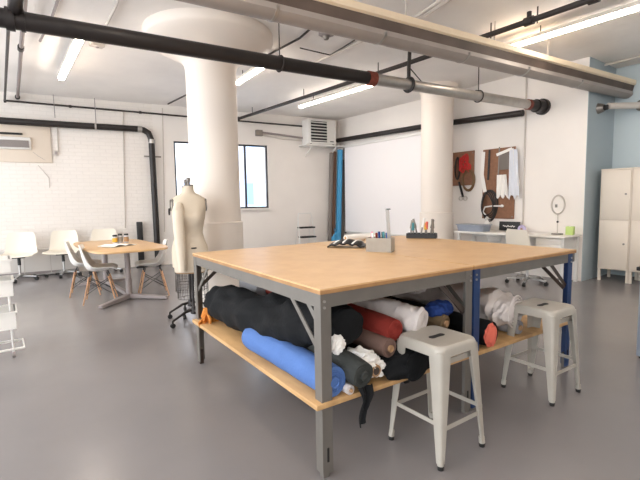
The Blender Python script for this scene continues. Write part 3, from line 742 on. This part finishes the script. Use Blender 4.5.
fabric_roll([(.975, .08, .585), (.88, .7, .63), (.75, 1.5, .66)], .055, 'olivefab', 'olive brown roll behind the near stool seat', 'card', .05, 7)
fabric_roll([(.38, .12, .435), (.38, .8, .435), (.38, 1.6, .435)], .06, 'charcoal', 'dark roll lying on the shelf under the mauve brown one', None, .05, 8)
fabric_roll([(.85, .10, .455), (.84, .8, .455), (.82, 1.7, .455)], .08, 'greyfab', 'grey roll lying on the shelf under the olive brown one', 'card', .05, 9)
fabric_roll([(1.02, .22, .44), (1.0, .8, .44), (1.0, 1.7, .44)], .065, 'charcoal', 'dark roll on the shelf next to the inner grey leg', None, .05, 10)
fabric_roll([(1.325, .0, .470), (1.325, .5, .470), (1.32, 1.0, .47)], .085, 'blackfab', 'black roll showing a coral pink end beside the blue leg', None, .05, 11, 'coral')
bl = bpy.data.objects[-1] if False else None
fabric_roll([(1.68, .05, .55), (1.66, .18, .555), (1.60, .6, .57), (1.55, 1.3, .58)], [.16, .215, .20, .15], 'whitefab', 'fat soft white roll on the right table shelf', None, .3, 12, rz=[.07, .12, .125, .12])
fabric_roll([(1.70, .03, .437), (1.68, .7, .437), (1.64, 1.4, .437)], .052, 'greyfab', 'pale grey roll on the right shelf below the fat white one', 'card', .06, 13)
# coral disc end
P0 = T(1.305, .0, .470); d = (T(1.325, .0, .47)-T(1.325, .5, .47)).normalized()
cr = thing('coral_cloth', 'coral pink cloth stuffed in the end of the black roll', 'cloth', P0, 0, wspace=True)
blob(MB(), P0+d*.012, (.062, .022, .074), .3, 4, 3, 2).build('folded_cloth', 'coral', cr)
# bulky black cloth
def cloth_pile(name, pts, rx, rz, m, label, amp, seed, cat='cloth', fr=3.):
    P = [T(*p) for p in pts]; o = P[0].copy()
    return tag(lumpy(MB(), P, rx, rz, amp, fr, 40, 12, seed, 1., .085).build(name, m, None, origin=o, ang=60), label, cat, 'cloth heaped on the table shelves')
cloth_pile('black_bolt', [(.17, 1.80, .525), (.17, 1.5, .54), (.18, 1.0, .565), (.19, .55, .62), (.21, .22, .70), (.22, .06, .705)], [.12, .15, .16, .155, .14, .10], [.12, .15, .155, .15, .115, .09], 'blackfab', 'bulky black draped bolt filling the left side of the shelf', .22, 3)
cloth_pile('black_bundle', [(.62, -.05, .44), (.61, .03, .45), (.60, .2, .46), (.60, .5, .46)], [.13, .17, .15, .10], [.07, .11, .09, .06], 'blackfab', 'black crumpled bundle at the shelf edge behind the near stool leg', .4, 5)
cloth_pile('royal_blue_bundle', [(.90, .14, .655), (.96, .15, .66), (1.04, .16, .655), (1.09, .17, .65)], [.04, .07, .07, .05], [.03, .045, .05, .04], 'royal', 'royal blue folded bundle beside the inner grey leg', .25, 6)
cloth_pile('teal_bundle', [(.70, .55, .76), (.68, .8, .77), (.66, 1.1, .76)], [.08, .11, .08], [.035, .05, .035], 'tealfab', 'dark teal bundle under the tabletop behind the white roll', .3, 7)
cloth_pile('white_sheet_bundle', [(1.0, .3, .77), (.94, .7, .78), (.85, 1.3, .78)], [.08, .16, .12], [.04, .055, .04], 'whitefab', 'white translucent sheet bundle above the olive roll', .25, 8)
cloth_pile('white_gauze', [(.86, .9, .72), (.8, 1.2, .73), (.75, 1.6, .73)], [.10, .12, .1], [.05, .06, .05], 'crumple', 'pale gauze heaped far back on the left shelf', .25, 9)
# hanging black cloth at front
def fn(u, v):
    x = .20 + .085*u*(1-.55*v); z = .42 - .20*v*(1-.25*u)
    return T(x+.01*math.sin(v*6), -.022-.012*math.sin(u*9+v*3)-.02*min(1, v*4), z)
tag(MB().grid(fn, 14, 14, .006).build('black_cloth_tail', 'blackfab', None, origin=T(.24, -.03, .36)), 'black cloth tail dangling over the front shelf edge', 'cloth')
# crumpled plastic with a core
cp = thing('plastic_wrap', 'crumpled white plastic wrap around a cardboard tube, centre of shelf', 'wrap', T(.31, .05, .42), wspace=True)
blob(MB(), T(.30, .09, .51), (.09, .10, .055), .42, 3.2, 4, 3).build('film', 'paper', cp)
blob(MB(), T(.37, .05, .465), (.055, .05, .055), .42, 3.2, 4, 8).build('film', 'paper', cp)
MB().cyl(T(.335, -.01, .468), T(.335, .2, .468), .032, seg=18).build('tube', 'card', cp)
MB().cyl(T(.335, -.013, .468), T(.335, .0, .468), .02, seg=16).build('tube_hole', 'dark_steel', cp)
o = T(.125, .05, .64); tag(blob(MB(), T(.125, .045, .635), (.042, .03, .046), .4, 3.2, 4, 5).build('paper_scrap', 'paper', None, origin=o), 'small crumpled white paper tucked beside the front leg', 'paper')
o = T(.24, .45, .83); tag(blob(MB(), T(.13, .42, .845), (.05, .06, .018), .5, 5, 3, 6).build('paper_scrap', 'paper', None, origin=o), 'white scrap lying on top of the black bolt', 'paper')
tag(blob(MB(), T(.13, .53, .835), (.03, .05, .018), .4, 5, 3, 2).build('red_scrap', 'redfab', None, origin=T(.13, .53, .835)), 'dull red scrap lying on top of the black bolt', 'cloth')
# orange crate scraps at rear left
oc = thing('paper_offcuts', 'orange paper offcuts at the rear left corner of the shelf', 'paper', T(.05, 1.72, .374), TR)
for k in range(5):
    MB().box((.015*k-.03, .02*(k % 2)-.01, .03+.006*k), (.012, .14, .05+.012*k), Matrix.Rotation(.5*k-1, 4, 'Z') @ Matrix.Rotation(.4, 4, 'X')).build('sheet', 'orange', oc)
# metal box under table
mb_ = thing('metal_case', 'pale grey case with a white lid under the tabletop behind the black bolt', 'case', T(.42, 1.50, .374), TR)
MB().box((0, 0, .19), (.22, .34, .36), None, .012).build('case_body', 'greyfab', mb_)
MB().box((0, 0, .385), (.24, .36, .03), None, .01).build('lid', 'whitem', mb_, label='white lid'); MB().tube([(-.04, -.1, .4), (-.04, -.1, .42), (-.04, .1, .42), (-.04, .1, .4)], .006, 6).build('handle', 'dullmetal', mb_)

# things on the table top -------------------------------------------------------
ZT = .937
bx = thing('pencil_box', 'grey card box of pens standing on the cutting table', 'box', T(1.20, .915, ZT), TR-1.03)
MB().box((0, 0, .004), (.205, .10, .008)).build('base', 'greyboard', bx)
for y in (-.05, .05): MB().box((0, y, .055), (.205, .005, .11)).build('side_panel', 'greyboard', bx)
for x in (-.10, .10): MB().box((x, 0, .055), (.005, .10, .11)).build('end_panel', 'greyboard', bx)
bm_ = bx.matrix_basis.copy()
for k, (x, y, m, h, lab) in enumerate(((-.075, .02, 'pink', .145, 'pink pen at the left end of the pencil box'), (-.055, -.02, 'white', .14, 'white pen beside the pink pen in the pencil box'), (-.03, .01, 'redfab', .138, 'dark red pen in the pencil box'), (.0, -.01, 'royal', .15, 'dark blue pen in the middle of the pencil box'), (.02, .02, 'tray', .145, 'black pen in the middle of the pencil box'), (.04, -.015, 'teal', .15, 'teal pen right of the black pen in the pencil box'), (.055, .02, 'blue', .14, 'bright blue pen near the tall ruler in the pencil box'))):
    q = Matrix.Translation(T(1.20, .915, ZT)) @ Matrix.Rotation(TR-1.03, 4, 'Z')
    p = thing('pen', lab, 'pen', q @ V((x, y, .009)), .3*k, 'pens in the pencil box')
    MB().cyl((0, 0, 0), (.006, .004, h-.03), .0085, seg=8).build('barrel', m, p); MB().cyl((.006, .004, h-.03), (.007, .005, h), .0095, seg=8).build('cap', m, p)
q = Matrix.Translation(T(1.20, .915, ZT)) @ Matrix.Rotation(TR-1.03, 4, 'Z')
rl = thing('steel_ruler', 'tall grey ruler standing upright in the pencil box', 'ruler', q @ V((.072, 0, .009)), TR-1.03)
MB().box((-.004, 0, .165), (.028, .004, .33), Matrix.Rotation(-.06, 4, 'Y')).build('blade', 'dullmetal', rl); MB().box((-.004, .0, .326), (.03, .006, .01)).build('end_cap', 'tray', rl)
# folded black and white item
ft = thing('folded_apron', 'black and white striped folded cloth lying beside the pencil box', 'cloth', T(1.22, 1.35, ZT), TR-.98)
b = MB()
def fn(u, v): return V((-.17+.34*u, -.09+.18*v, (.02+.02*math.sin(u*PI))*math.sin(.3+v*2.5)+.02*math.sin(u*PI)*(1+.5*noise.noise(V((u*4, v*4, 1))))+.012*abs(math.sin(u*14))))
b.grid(fn, 28, 10, .012); b.build('folds', 'tray', ft)
for x in (-.10, -.02, .07): 
    MB().grid(lambda u, v: V((x+.05*v-.02+.016*u, -.08+.15*v,   .012+(.026+.026*math.sin((x+.17)/.34*PI))*math.sin(.3+(v*.15+.01)/.18*2.5)+.006)), 4, 8, .006).build('white_stripe', 'paper', ft)
wr = T(1.70, 2.0, .92)
pr = thing('paper_roll', 'white paper roll lying at the far edge behind the pencil box', 'roll', T(1.72, 1.80, ZT), TR, 'rolls leaning in the corner')
del pr['group']
MB().cyl((-.19, .0, .032), (.19, -.0, .032), .032, seg=20).build('sheet', 'paper', pr); MB().cyl((-.192, 0, .032), (.192, 0, .032), .017, seg=14).build('core', 'card', pr)
# black tray with tools
ty = thing('tool_tray', 'black tray of tools at the far right edge of the cutting table', 'tray', T(2.345, 1.53, ZT), TR-.98)
b = MB(); MB().box((0, 0, .005), (.30, .13, .01)).build('base', 'tray', ty)
for y in (-.065, .065): MB().box((0, y, .025), (.30, .006, .05)).build('side_panel', 'tray', ty)
for x in (-.15, .15): MB().box((x, 0, .025), (.006, .13, .05)).build('end_panel', 'tray', ty)
q = Matrix.Translation(T(2.345, 1.53, ZT)) @ Matrix.Rotation(TR-.98, 4, 'Z')
for k, (x, m, h, lab) in enumerate(((-.12, 'dullmetal', .17, 'grey tool at the left end of the black tray'), (-.085, 'teal', .15, 'teal tool second from the left in the black tray'), (-.05, 'dullmetal', .19, 'tall grey tool in the black tray'), (-.01, 'whitem', .20, 'white marker in the middle of the black tray'), (.03, 'coral', .16, 'coral handle in the black tray'), (.06, 'yellow', .15, 'yellow handle in the black tray'), (.09, 'tray', .18, 'black handle in the black tray'), (.125, 'dullmetal', .19, 'grey shears handle at the right end of the black tray'))):
    p = thing('tool', lab, 'tool', q @ V((x, .02*(-1)**k, .011)), k, 'tools in the black tray')
    MB().cyl((0, 0, 0), (.02*(-1)**k, .01, h*.6), .009, seg=8).build('shaft', 'dullmetal', p); MB().cyl((.02*(-1)**k, .01, h*.5), (.04*(-1)**k, .015, h), .017, .012, seg=8).build('handle', m, p)

# ------------------------------------------------------------------ stools
def make_stool(label, loc, rz):
    t = thing('metal_stool', label, 'stool', loc, rz, 'off white metal stools')
    H = .61; b = MB()
    def seat(w, z, r): return [V((x, y, z)) for x, y in rrect(w, w, r, 8)]
    b.rings([seat(.318, H-.055, .05), seat(.314, H-.02, .05), seat(.304, H-.006, .052), seat(.285, H-.0, .045), seat(.25, H-.004, .03)], cap=True)
    b.build('seat', 'stool', t)
    pts = []
    for k in range(24):
        a = 2*PI*k/24; pts.append((.056*math.cos(a), (.024+.010*math.cos(2*a))*math.sin(a)))
    MB().prism(pts, H-.006, H-.0015).build('hand_slot', 'rubber', t, label='dark hand slot in the seat')
    foot = .182
    for sx in (-1, 1):
        for sy in (-1, 1):
            # tapering folded-sheet leg: L-shaped corner section
            rings = []
            for f in (0, .12, .5, 1):
                z = (H-.03)*(1-f)+.03*f; c = .156*(1-f)+(foot+.003)*f; w = .078*(1-f)+.030*f
                th = .005
                r0 = .022*(1-f)+.012*f
                outer = [(c-w, c), (c-r0, c), (c-r0*.3, c-r0*.3), (c, c-r0), (c, c-w)]
                inner = [(c-th, c-w), (c-th-.001, c-r0-.001), (c-r0*.3-th, c-r0*.3-th), (c-r0-.001, c-th-.001), (c-w, c-th)]
                rings.append([V((sx*x, sy*y, z)) for x, y in outer+inner])
            lg = MB().rings(rings).build('leg', 'stool', t, ang=50)
            c = foot-.010
            MB().cyl((sx*c, sy*c, 0), (sx*c, sy*c, .022), .015, .017, 12).build('rubber_foot', 'rubber', lg)
            MB().cyl((sx*c, sy*c, .022), (sx*(c-.002), sy*(c-.002), .055), .017, .016, 12).build('ferrule', 'stool', lg)
    a = .170
    for z, q0, q1 in ((.20, (-a, -a), (a, -a)), (.20, (-a, a), (a, a)), (.225, (-a, -a), (-a, a)), (.225, (a, -a), (a, a))):
        MB().bar((q0[0], q0[1], z), (q1[0], q1[1], z), .005, .022).build('stretcher', 'stool', t)
    for s in (-1, 1): MB().bar((-.14, s*.13, .52), (.14, s*.13, .52), .004, .03).build('cross_strap', 'stool', t)
    return t
st = make_stool('off white metal stool nearest the camera, in front of the grey leg', (1.852, 1.434, 0), -.03)
dup(st, (2.962, 1.402, 0), -.05, 'off white metal stool further right, beside the far blue leg')

# ------------------------------------------------------------------ dress forms
def make_form(loc, rz, label, arm):
    t = thing('dress_form', label, 'dress form', loc, rz, 'canvas dress forms on black stands')
    prof = [  # z, half width x, depth y, y offset
        (.60, .185, .135, 0), (.70, .19, .14, -.005), (.80, .188, .138, -.005), (.88, .172, .125, 0), (.96, .142, .105, .0), (1.02, .13, .096, 0),
        (1.10, .142, .108, -.008), (1.18, .158, .125, -.018), (1.24, .166, .128, -.02), (1.30, .172, .112, -.01), (1.36, .178, .092, 0), (1.40, .165, .078, .005),
        (1.43, .12, .066, .008), (1.455, .07, .058, .012), (1.48, .054, .054, .012), (1.53, .05, .05, .008)]
    rings = []
    for z, a, c, oy in prof:
        ring = []
        for k in range(40):
            th = 2*PI*k/40; x, y = math.cos(th), math.sin(th)
            e = .82 if .6 <= z < 1.4 else 1
            px = a*math.copysign(abs(x)**e, x); py = c*math.copysign(abs(y)**e, y)+oy
            if 1.08 < z < 1.32 and y < 0: py -= .045*math.exp(-((z-1.2)/.06)**2)*(math.exp(-((px-.075)/.05)**2)+math.exp(-((px+.075)/.05)**2))
            ring.append(V((px, py, z)))
        rings.append(ring)
    MB().rings(rings).build('torso', 'canvas', t, ang=70)
    for s in (-1, 1):
        MB().rings([[V((s*(.168+dx), .052*r*math.cos(2*PI*k/24)+.0, 1.325+.068*r*math.sin(2*PI*k/24))) for k in range(24)] for dx, r in ((-.03, 1), (.012, 1), (.016, .9))]).build('armhole_plate', 'dullmetal', t, label='grey oval armhole plate')
    MB().cyl((0, .008, 1.53), (0, .008, 1.545), .052, .048, 24).build('neck_cap', 'dullmetal', t)
    MB().lathe([(.016, 1.545), (.016, 1.575), (.022, 1.585), (.022, 1.615), (.014, 1.625)], (0, .008, 0), 14).build('neck_knob', 'dullmetal', t)
    MB().torus((0, 0, .885), 1, .0012, 40, 6, Matrix.Diagonal((.171, .124, 1))).build('hip_tape', 'tan', t)
    MB().rings([[V((a*math.cos(2*PI*k/40)*1.002, c*math.sin(2*PI*k/40)*1.002, z)) for k in range(40)] for z, a, c in ((.60, .18, .132), (.585, .17, .125), (.60, .15, .11))], cap=False).build('hem_ring', 'card', t)
    if True:
        b = MB()
        for k in range(22):
            a = 2*PI*k/22; b.cyl((.16*math.cos(a), .115*math.sin(a), .60), (.165*math.cos(a+.05), .12*math.sin(a+.05), .30), .0025, seg=5)
        for z in (.50, .40, .30): b.torus((0, 0, z), 1, .0022, 32, 5, Matrix.Diagonal((.164, .118, 1)))
        b.build('wire_skirt', 'thinblack', t)
    MB().cyl((0, 0, .12), (0, 0, .95), .014, seg=12).build('pole', 'black', t)
    MB().lathe([(.02, .11), (.04, .12), (.035, .18), (.02, .20)], seg=16).build('hub', 'black', t)
    for k in range(4):
        a = 2*PI*k/4+.4; d = V((math.cos(a), math.sin(a), 0))
        lg = MB().tube([d*.02+V((0, 0, .16)), d*.10+V((0, 0, .15)), d*.19+V((0, 0, .105)), d*.25+V((0, 0, .075))], [.016, .015, .013, .012], 8).build('base_leg', 'black', t)
        MB().cyl(d*.25+V((-.012*d.y, .012*d.x, .026)), d*.25+V((.012*d.y, -.012*d.x, .026)), .026, seg=14).cyl(d*.25+V((0, 0, .02)), d*.25+V((0, 0, .08)), .009, seg=8).build('caster', 'rubber', lg)
    if arm:
        P = [V((-.115, -.09, 1.33)), V((-.125, -.155, 1.26)), V((-.125, -.175, 1.1)), V((-.115, -.18, .9)), V((-.11, -.185, .70)), V((-.11, -.185, .62))]
        MB().tube(P, [.045, .062, .058, .052, .042, .036], 18).build('stuffed_arm', 'canvas2', t, label='stuffed canvas arm hanging at the front')
        MB().box((.02, -.152, .865), (.055, .004, .014)).build('maker_label', 'thinblack', t)
    else:
        MB().torus((-.19, -.05, 1.25), .035, .007, 16, 6, Matrix.Rotation(PI/2, 3, 'Y')).build('strap_loop', 'thinblack', t)
    return t
make_form((1.675, 4.61, 0), -.30, 'canvas dress form with a stuffed arm, standing before the column', True)
make_form((1.775, 4.98, 0), -.45, 'canvas dress form half hidden behind the one with an arm', False)

# ------------------------------------------------------------------ left group: table and chairs
tb = thing('meeting_table', 'maple square table with rounded corners on grey legs by the brick wall', 'table', (1.41, 6.98, 0), .02)
def sq(z, k=1.): return [V((x*k, y*k, z)) for x, y in [(p[0]*(1+.05*(1-(abs(p[1])/.5)**2)), p[1]*(1+.05*(1-(abs(p[0])/.5)**2))) for p in rrect(.98, 2.0, .14, 8)]]
def sq(z, k=1.):
    out = []
    for i in range(72):
        a = 2*PI*i/72; x, y = math.cos(a), math.sin(a); e = .38
        out.append(V((.50*k*math.copysign(abs(x)**e, x), 1.06*k*math.copysign(abs(y)**e, y), z)))
    return out
MB().rings([sq(.712, .985), sq(.716), sq(.738), sq(.741, .995)]).build('tabletop', 'top', tb)
for y in (-.50, .95):
    MB().cyl((0, y, .04), (0, y, .70), .042, .036, 20).build('post', 'vent', tb)
    MB().prism(rrect(.5, .4, .05), .695, .712, Matrix.Translation((0, y, 0))).build('mounting_plate', 'dullmetal', tb)
    for dx, dy in ((-.46, -.42), (.40, -.42)) if y < 0 else ((-.42, .1), (.42, .1)):
        MB().rings([[V((0, y, 0))+V((dx*f, dy*f, 0))+V((-dy, dx, 0)).normalized()*sx*w+V((0, 0, zz)) for sx, zz in ((-1, .012), (1, .012), (1, h), (-1, h))] for f, w, h in ((0, .038, .075), (1, .03, .045))]).build('foot', 'vent', tb)
MB().box((0, .22, .05), (.06, 1.45, .05), None, .008).build('floor_beam', 'vent', tb)
ob = thing('open_book', 'open white book lying on the maple square table', 'book', (1.36, 6.75, .742), .5)
for s in (-1, 1):
    MB().grid(lambda u, v: V((s*.21*u, -.15+.30*v, .004+.022*math.sin(min(1, u*1.3)*PI)*.8+.004)), 10, 4, .006).build('page_block', 'paper', ob)
MB().box((0, 0, .003), (.43, .31, .004)).build('cover', 'greyboard', ob)
# jars
def jar(x, y, h, m, label):
    t = thing('jar', label, 'jar', (x, y, .742), 0, 'jars on the square table')
    MB().lathe([(.034, 0), (.037, .01), (.037, h-.03), (.03, h-.02)], seg=16).build('glass_body', 'crumple', t); MB().lathe([(.033, h-.022), (.033, h), (.03, h+.003)], seg=16).build('lid', 'tray', t)
    MB().lathe([(.0372, .02), (.0376, .03), (.0376, h-.05), (.0372, h-.045)], seg=16, cap=False).build('paper_band', m, t)
jar(1.42, 7.22, .13, 'yellow', 'jar with a yellow band, left of three on the square table')
jar(1.50, 7.24, .14, 'greyboard', 'jar with a grey band, middle of three on the square table')
jar(1.58, 7.20, .14, 'card', 'jar with a tan band, right of three on the square table')

def shell(prof, wid, curl, m, parent, name='shell', th=.008, nu=22, nv=14):
    """prof: side profile [(y, z)], wid: half widths, curl: edge lift"""
    n = len(prof)-1
    def cat(a, t):
        k = min(int(t*n), n-1); f = t*n-k
        p0, p1, p2, p3 = a[max(k-1, 0)], a[k], a[k+1], a[min(k+2, n)]
        return .5*((2*p1)+(-p0+p2)*f+(2*p0-5*p1+4*p2-p3)*f*f+(-p0+3*p1-3*p2+p3)*f**3)
    ys, zs = [p[0] for p in prof], [p[1] for p in prof]
    def fn(u, v):
        y, z = cat(ys, u), cat(zs, u); w = cat(wid, u); c = cat(curl, u)
        y2, z2 = cat(ys, min(1, u+.01))-cat(ys, max(0, u-.01)), cat(zs, min(1, u+.01))-cat(zs, max(0, u-.01))
        L = math.hypot(y2, z2) or 1; ny, nz = -z2/L, y2/L
        s = 2*v-1
        rnd = 1-.18*max(0, (u-.9)/.1)**2-.12*max(0, (.08-u)/.08)**2
        return V((s*w*rnd, y+ny*c*s*s, z+nz*c*s*s))
    return MB().grid(fn, nu, nv, th).build(name, m, parent, ang=60)
def make_wood_chair(loc, rz, label):
    t = thing('shell_chair', label, 'chair', loc, rz, 'white shell chairs on wooden legs')
    # faces -y
    shell([(-.22, .435), (-.17, .45), (-.02, .425), (.10, .435), (.17, .50), (.20, .62), (.235, .80)], [.19, .215, .23, .23, .225, .22, .17], [.02, .04, .07, .085, .09, .06, .03], 'white', t)
    for sx in (-1, 1):
        for sy in (-1, 1):
            MB().cyl((sx*.20, sy*.20-.0, 0), (sx*.11, sy*.12, .36), .0085, .013, 10).build('leg', 'chairwood', t)
            MB().cyl((sx*.115, sy*.125, .34), (sx*.10, sy*.10, .415), .008, seg=8).build('mount', 'tray', t)
    for s in (-1, 1):
        MB().cyl((s*.17, -.175, .12), (s*.12, .13, .32), .0045, seg=6).cyl((s*.17, .175, .12), (s*.12, -.13, .32), .0045, seg=6).build('wire_brace', 'tray', t)
        MB().cyl((-.17, s*.175, .12), (.12, s*.13, .32), .0045, seg=6).cyl((.17, s*.175, .12), (-.12, s*.13, .32), .0045, seg=6).build('wire_brace', 'tray', t)
    return t
ch = make_wood_chair((1.07, 6.58, 0), PI/2-.25, 'white shell chair nearest the camera at the left of the square table')
dup(ch, (.98, 7.25, 0), PI/2-.2, 'white shell chair behind the nearest one, left of the square table')
dup(ch, (1.77, 6.53, 0), -PI/2-.2, 'white shell chair at the right end of the square table')
def make_roll_chair(loc, rz, label, name='task_chair', n=5):
    t = thing(name, label, 'chair', loc, rz, 'cream shell chairs on casters')
    shell([(-.24, .44), (-.2, .462), (.0, .45), (.13, .455), (.20, .50), (.235, .64), (.26, .86)], [.27, .285, .28, .265, .255, .24, .225], [.015, .02, .03, .035, .04, .035, .02], 'cream', t)
    MB().box((0, 0, .425), (.2, .2, .03), None, .005).build('seat_plate', 'tray', t)
    MB().cyl((0, 0, .28), (0, 0, .42), .026, seg=14).build('gas_column', 'tray', t)
    MB().cyl((0, 0, .09), (0, 0, .29), .02, .018, 14).build('post', 'chrome', t)
    for k in range(n):
        a = 2*PI*k/n-PI/2; d = V((math.cos(a), math.sin(a), 0))
        lg = MB().rings([[d*f+V((-d.y, d.x, 0))*sx*w+V((0, 0, zz)) for sx, zz in ((-1, z0), (1, z0), (1, z1), (-1, z1))] for f, w, z0, z1 in ((.0, .025, .08, .12), (.29, .016, .062, .082))]).build('base_leg', 'chrome', t)
        MB().cyl(d*.29+V((-d.y, d.x, 0))*.02+V((0, 0, .03)), d*.29-V((-d.y, d.x, 0))*.02+V((0, 0, .03)), .03, seg=14).cyl(d*.29+V((0, 0, .03)), d*.29+V((0, 0, .07)), .008, seg=8).build('caster', 'rubber', lg)
    return t
rc = make_roll_chair((.24, 9.42, 0), -.3, 'cream shell chair on casters, left of three along the brick wall')
dup(rc, (.93, 9.42, 0), -.3, 'cream shell chair on casters, middle of three along the brick wall')
dup(rc, (1.63, 9.28, 0), -.2, 'cream shell chair on casters behind the square table')
dup(rc, (6.56, 3.36, 0), PI/2-.3, 'cream shell chair on casters in front of the white desk')

# white tray cart at left edge
tc_ = thing('tray_cart', 'white cart of stacked trays cut off at the left edge', 'cart', (.0, 4.6, 0), 0)
def tray(px, pyt, pyb, y, wpx):
    a = aty(px, pyt, y); c = aty(px, pyb, y); z0, z1 = c.z, a.z; x1 = a.x
    b = MB(); w, d = .38, .34
    b.box((x1-w/2, y+d/2, z0+.004), (w, d, .008))
    for yy in (y, y+d): b.box((x1-w/2, yy, (z0+z1)/2), (w, .008, z1-z0))
    for xx in (x1, x1-w): b.box((xx, y+d/2, (z0+z1)/2), (.008, d, z1-z0))
    b.box((x1-w/2, y-.008, z1-.008), (w+.02, .02, .016)).box((x1+.006, y+d/2, z1-.008), (.02, d, .016))
    bmesh.ops.translate(b.bm, vec=-V((0, 4.6, 0)), verts=b.bm.verts)
    b.build('tray', 'white', tc_)
    return x1, z0
for px, t_, b_ in ((9.5, 259, 272), (12, 280, 296), (15, 311, 329)): tray(px, t_, b_, 4.6, 0)
xx = aty(12, 280, 4.6).x
for x in (xx-.03, xx-.34):
    for y in (.03, .31): 
        MB().cyl((x, y, .05), (x, y, .62), .009, seg=8).build('post', 'whitem', tc_)
        MB().cyl((x-.012, y, .025), (x+.012, y, .025), .025, seg=12).build('caster', 'vent', tc_)
MB().tube([(xx-.34, .02, .075), (xx+.05, .02, .075), (xx+.05, .32, .075), (xx-.34, .32, .075), (xx-.34, .02, .075)], .010, 8).build('base_frame', 'white', tc_)

# ------------------------------------------------------------------ light
sc = bpy.context.scene
w = bpy.data.worlds.new('world'); sc.world = w; w.use_nodes = True
bg = w.node_tree.nodes['Background']; bg.inputs['Color'].default_value = (.92, .96, 1.0, 1); bg.inputs['Strength'].default_value = 2.35
sc.view_settings.view_transform = 'Standard'; sc.view_settings.look = 'None'; sc.view_settings.gamma = 1; sc.view_settings.use_curve_mapping = False
sc.view_settings.exposure = .98
for o in bpy.data.objects:
    if 'wspace' in o: del o['wspace']
